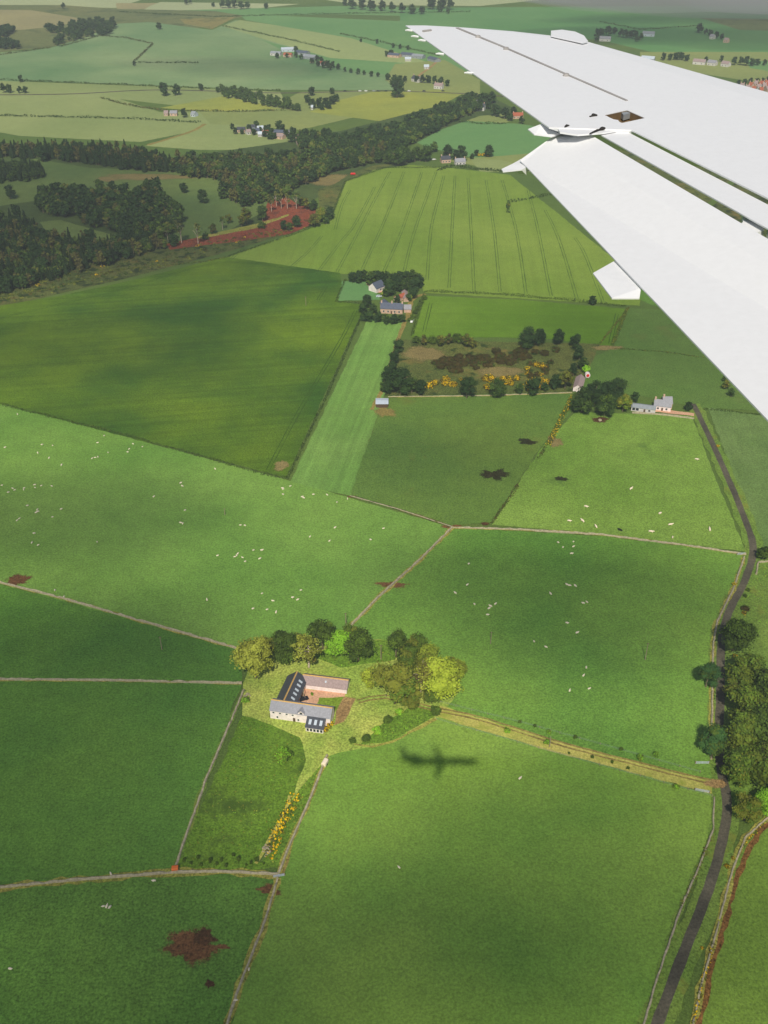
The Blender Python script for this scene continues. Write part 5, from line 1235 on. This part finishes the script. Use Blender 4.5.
for s in (-1, 1):
    mb = MB(); mb.rings([[(x, Y0+s*2.0+math.cos(2*PI*k/18)*r_, AO.z+.45+math.sin(2*PI*k/18)*r_) for k in range(18)] for x, r_ in ((-4.4,.62),(-4.9,.72),(-6.5,.7),(-8.3,.42))]); en = abuild(mb, 'engine', M['wing'], smooth=True)
    mb = MB(); mb.rings([[(-5.2,Y0+s*.95,AO.z+.5),(-6.4,Y0+s*.95,AO.z+.56),(-7.4,Y0+s*.95,AO.z+.5),(-6.4,Y0+s*.95,AO.z+.42)],[(-5.2,Y0+s*1.4,AO.z+.5),(-6.4,Y0+s*1.4,AO.z+.56),(-7.4,Y0+s*1.4,AO.z+.5),(-6.4,Y0+s*1.4,AO.z+.42)]]); abuild(mb, 'engine_pylon', M['wing'])

# ------------------------------------------------------------------ air, clouds
def volume_mat(name, col, dens, aniso=0.):
    m = bpy.data.materials.new(name); m.use_nodes = True; nt = m.node_tree; nt.nodes.remove(nt.nodes['Principled BSDF'])
    v = nt.nodes.new('ShaderNodeVolumePrincipled'); v.inputs['Color'].default_value = (*col, 1); v.inputs['Density'].default_value = dens; v.inputs['Anisotropy'].default_value = aniso
    nt.links.new(v.outputs[0], nt.nodes['Material Output'].inputs['Volume']); return m
HAZE = 0.00014
if HAZE:
    mb = MB(); mb.box((-17000,-7000,-1),(17000,23000,CAM_Z+12)); o = mb.build('haze', volume_mat('pale_air', (.85,.94,.95), HAZE)); tag(o, kind='stuff')
def cloud(gx, gy, rx, ry, alt, thick, dens, seed, rot=0.):
    """puffy cloud high up, placed so that its shade falls round the ground point seen at gx, gy"""
    g = P(gx, gy); c = g+SUN_TO*(alt/SUN_TO.z); rr = np.random.default_rng(seed)
    bm = bmesh.new(); bmesh.ops.create_icosphere(bm, subdivisions=4, radius=1)
    ph = rr.uniform(0, 6.28, 12)
    for v in bm.verts:
        x, y, z = v.co; d = 1+.16*math.sin(2.3*x+ph[0]+2*math.sin(2*y+ph[1]))+.12*math.sin(4.1*y+ph[2]+1.5*x)+.07*math.sin(8*x+ph[3])*math.sin(7*y+ph[4])
        v.co = (x*d*rx, y*d*ry, z*thick/2*(d if z > 0 else .7))
    me = bpy.data.meshes.new('cloud'); bm.to_mesh(me); bm.free(); me.materials.append(volume_mat('cloud_vapour', (.97,.97,.98), dens))
    o = link('cloud', me, None, c, rot); tag(o, kind='structure'); return o
CLOUDS = [(580,600,84,46,2000,60,.014,1), (50,524,100,32,2000,60,.014,2), (30,750,95,66,2000,60,.015,3), (70,985,130,48,2000,60,.014,4), (110,345,120,70,2000,60,.006,5),
          (40,225,200,190,2400,90,.007,6), (580,870,70,46,2000,60,.010,7), (235,66,170,90,2400,60,.006,8), (60,625,80,26,2000,50,.011,9), (620,340,90,60,2300,50,.005,10), (690,560,30,20,2300,50,.003,12), (720,18,330,90,2400,80,.009,11), (480,1000,120,34,2000,50,.010,13), (230,930,50,40,2000,50,.006,14), (470,460,60,40,2200,50,.006,15)]
for a in CLOUDS: cloud(*a)

# low cloud lying on the far hills at the upper right
bm = bmesh.new(); bmesh.ops.create_icosphere(bm, subdivisions=4, radius=1)
for v in bm.verts:
    x, y, z = v.co; d = 1+.18*math.sin(3*x+1+2*math.sin(3*y))+.1*math.sin(7*x+2)*math.sin(5*y)
    v.co = (x*d*400, y*d*110, z*d*34)
me = bpy.data.meshes.new('mist'); bm.to_mesh(me); bm.free(); me.materials.append(volume_mat('low_cloud', (.96,.97,.98), .009))
pm = ray(745, -8); pm = pm*(1750/pm.y); tag(link('mist', me, None, Vector((pm.x, pm.y, CAM_Z+pm.z))), kind='stuff')
# ------------------------------------------------------------------ light, camera, render
w = bpy.data.worlds.new('World'); S.world = w; w.use_nodes = True; nt = w.node_tree
sky = nt.nodes.new('ShaderNodeTexSky'); sky.sky_type = 'NISHITA'; sky.sun_disc = False; sky.sun_elevation = SUN_EL; sky.sun_rotation = math.atan2(SUN_TO.x, SUN_TO.y)
sky.altitude = 300; sky.dust_density = 1.5
nt.links.new(sky.outputs[0], nt.nodes['Background'].inputs['Color']); nt.nodes['Background'].inputs['Strength'].default_value = .07
sl = bpy.data.lights.new('sun', 'SUN'); sl.energy = 3.9; sl.angle = math.radians(.53); sl.color = (1, .935, .81)
so = bpy.data.objects.new('sun', sl); COL.objects.link(so); so.rotation_euler = SUNRAY.to_track_quat('-Z', 'Y').to_euler(); so.location = (0, -300, 600)
cam = bpy.data.cameras.new('camera'); co = bpy.data.objects.new('camera', cam); COL.objects.link(co); S.camera = co
cam.sensor_fit = 'VERTICAL'; cam.sensor_height = 24; cam.sensor_width = 18; cam.lens = 24*FPX/1024
cam.clip_start = .05; cam.clip_end = 40000
co.location = (0, 0, CAM_Z); co.rotation_euler = (PI/2-PITCH, 0, 0)
S.render.resolution_x = 768; S.render.resolution_y = 1024
S.view_settings.view_transform = 'Standard'; S.view_settings.look = 'None'; S.view_settings.gamma = 1; S.view_settings.use_curve_mapping = False
S.view_settings.exposure = 0.0
S.render.engine = 'CYCLES'
S.cycles.volume_bounces = 0
S.cycles.transparent_max_bounces = 32
print('trees', TREES[0], 'objects', len(bpy.data.objects))
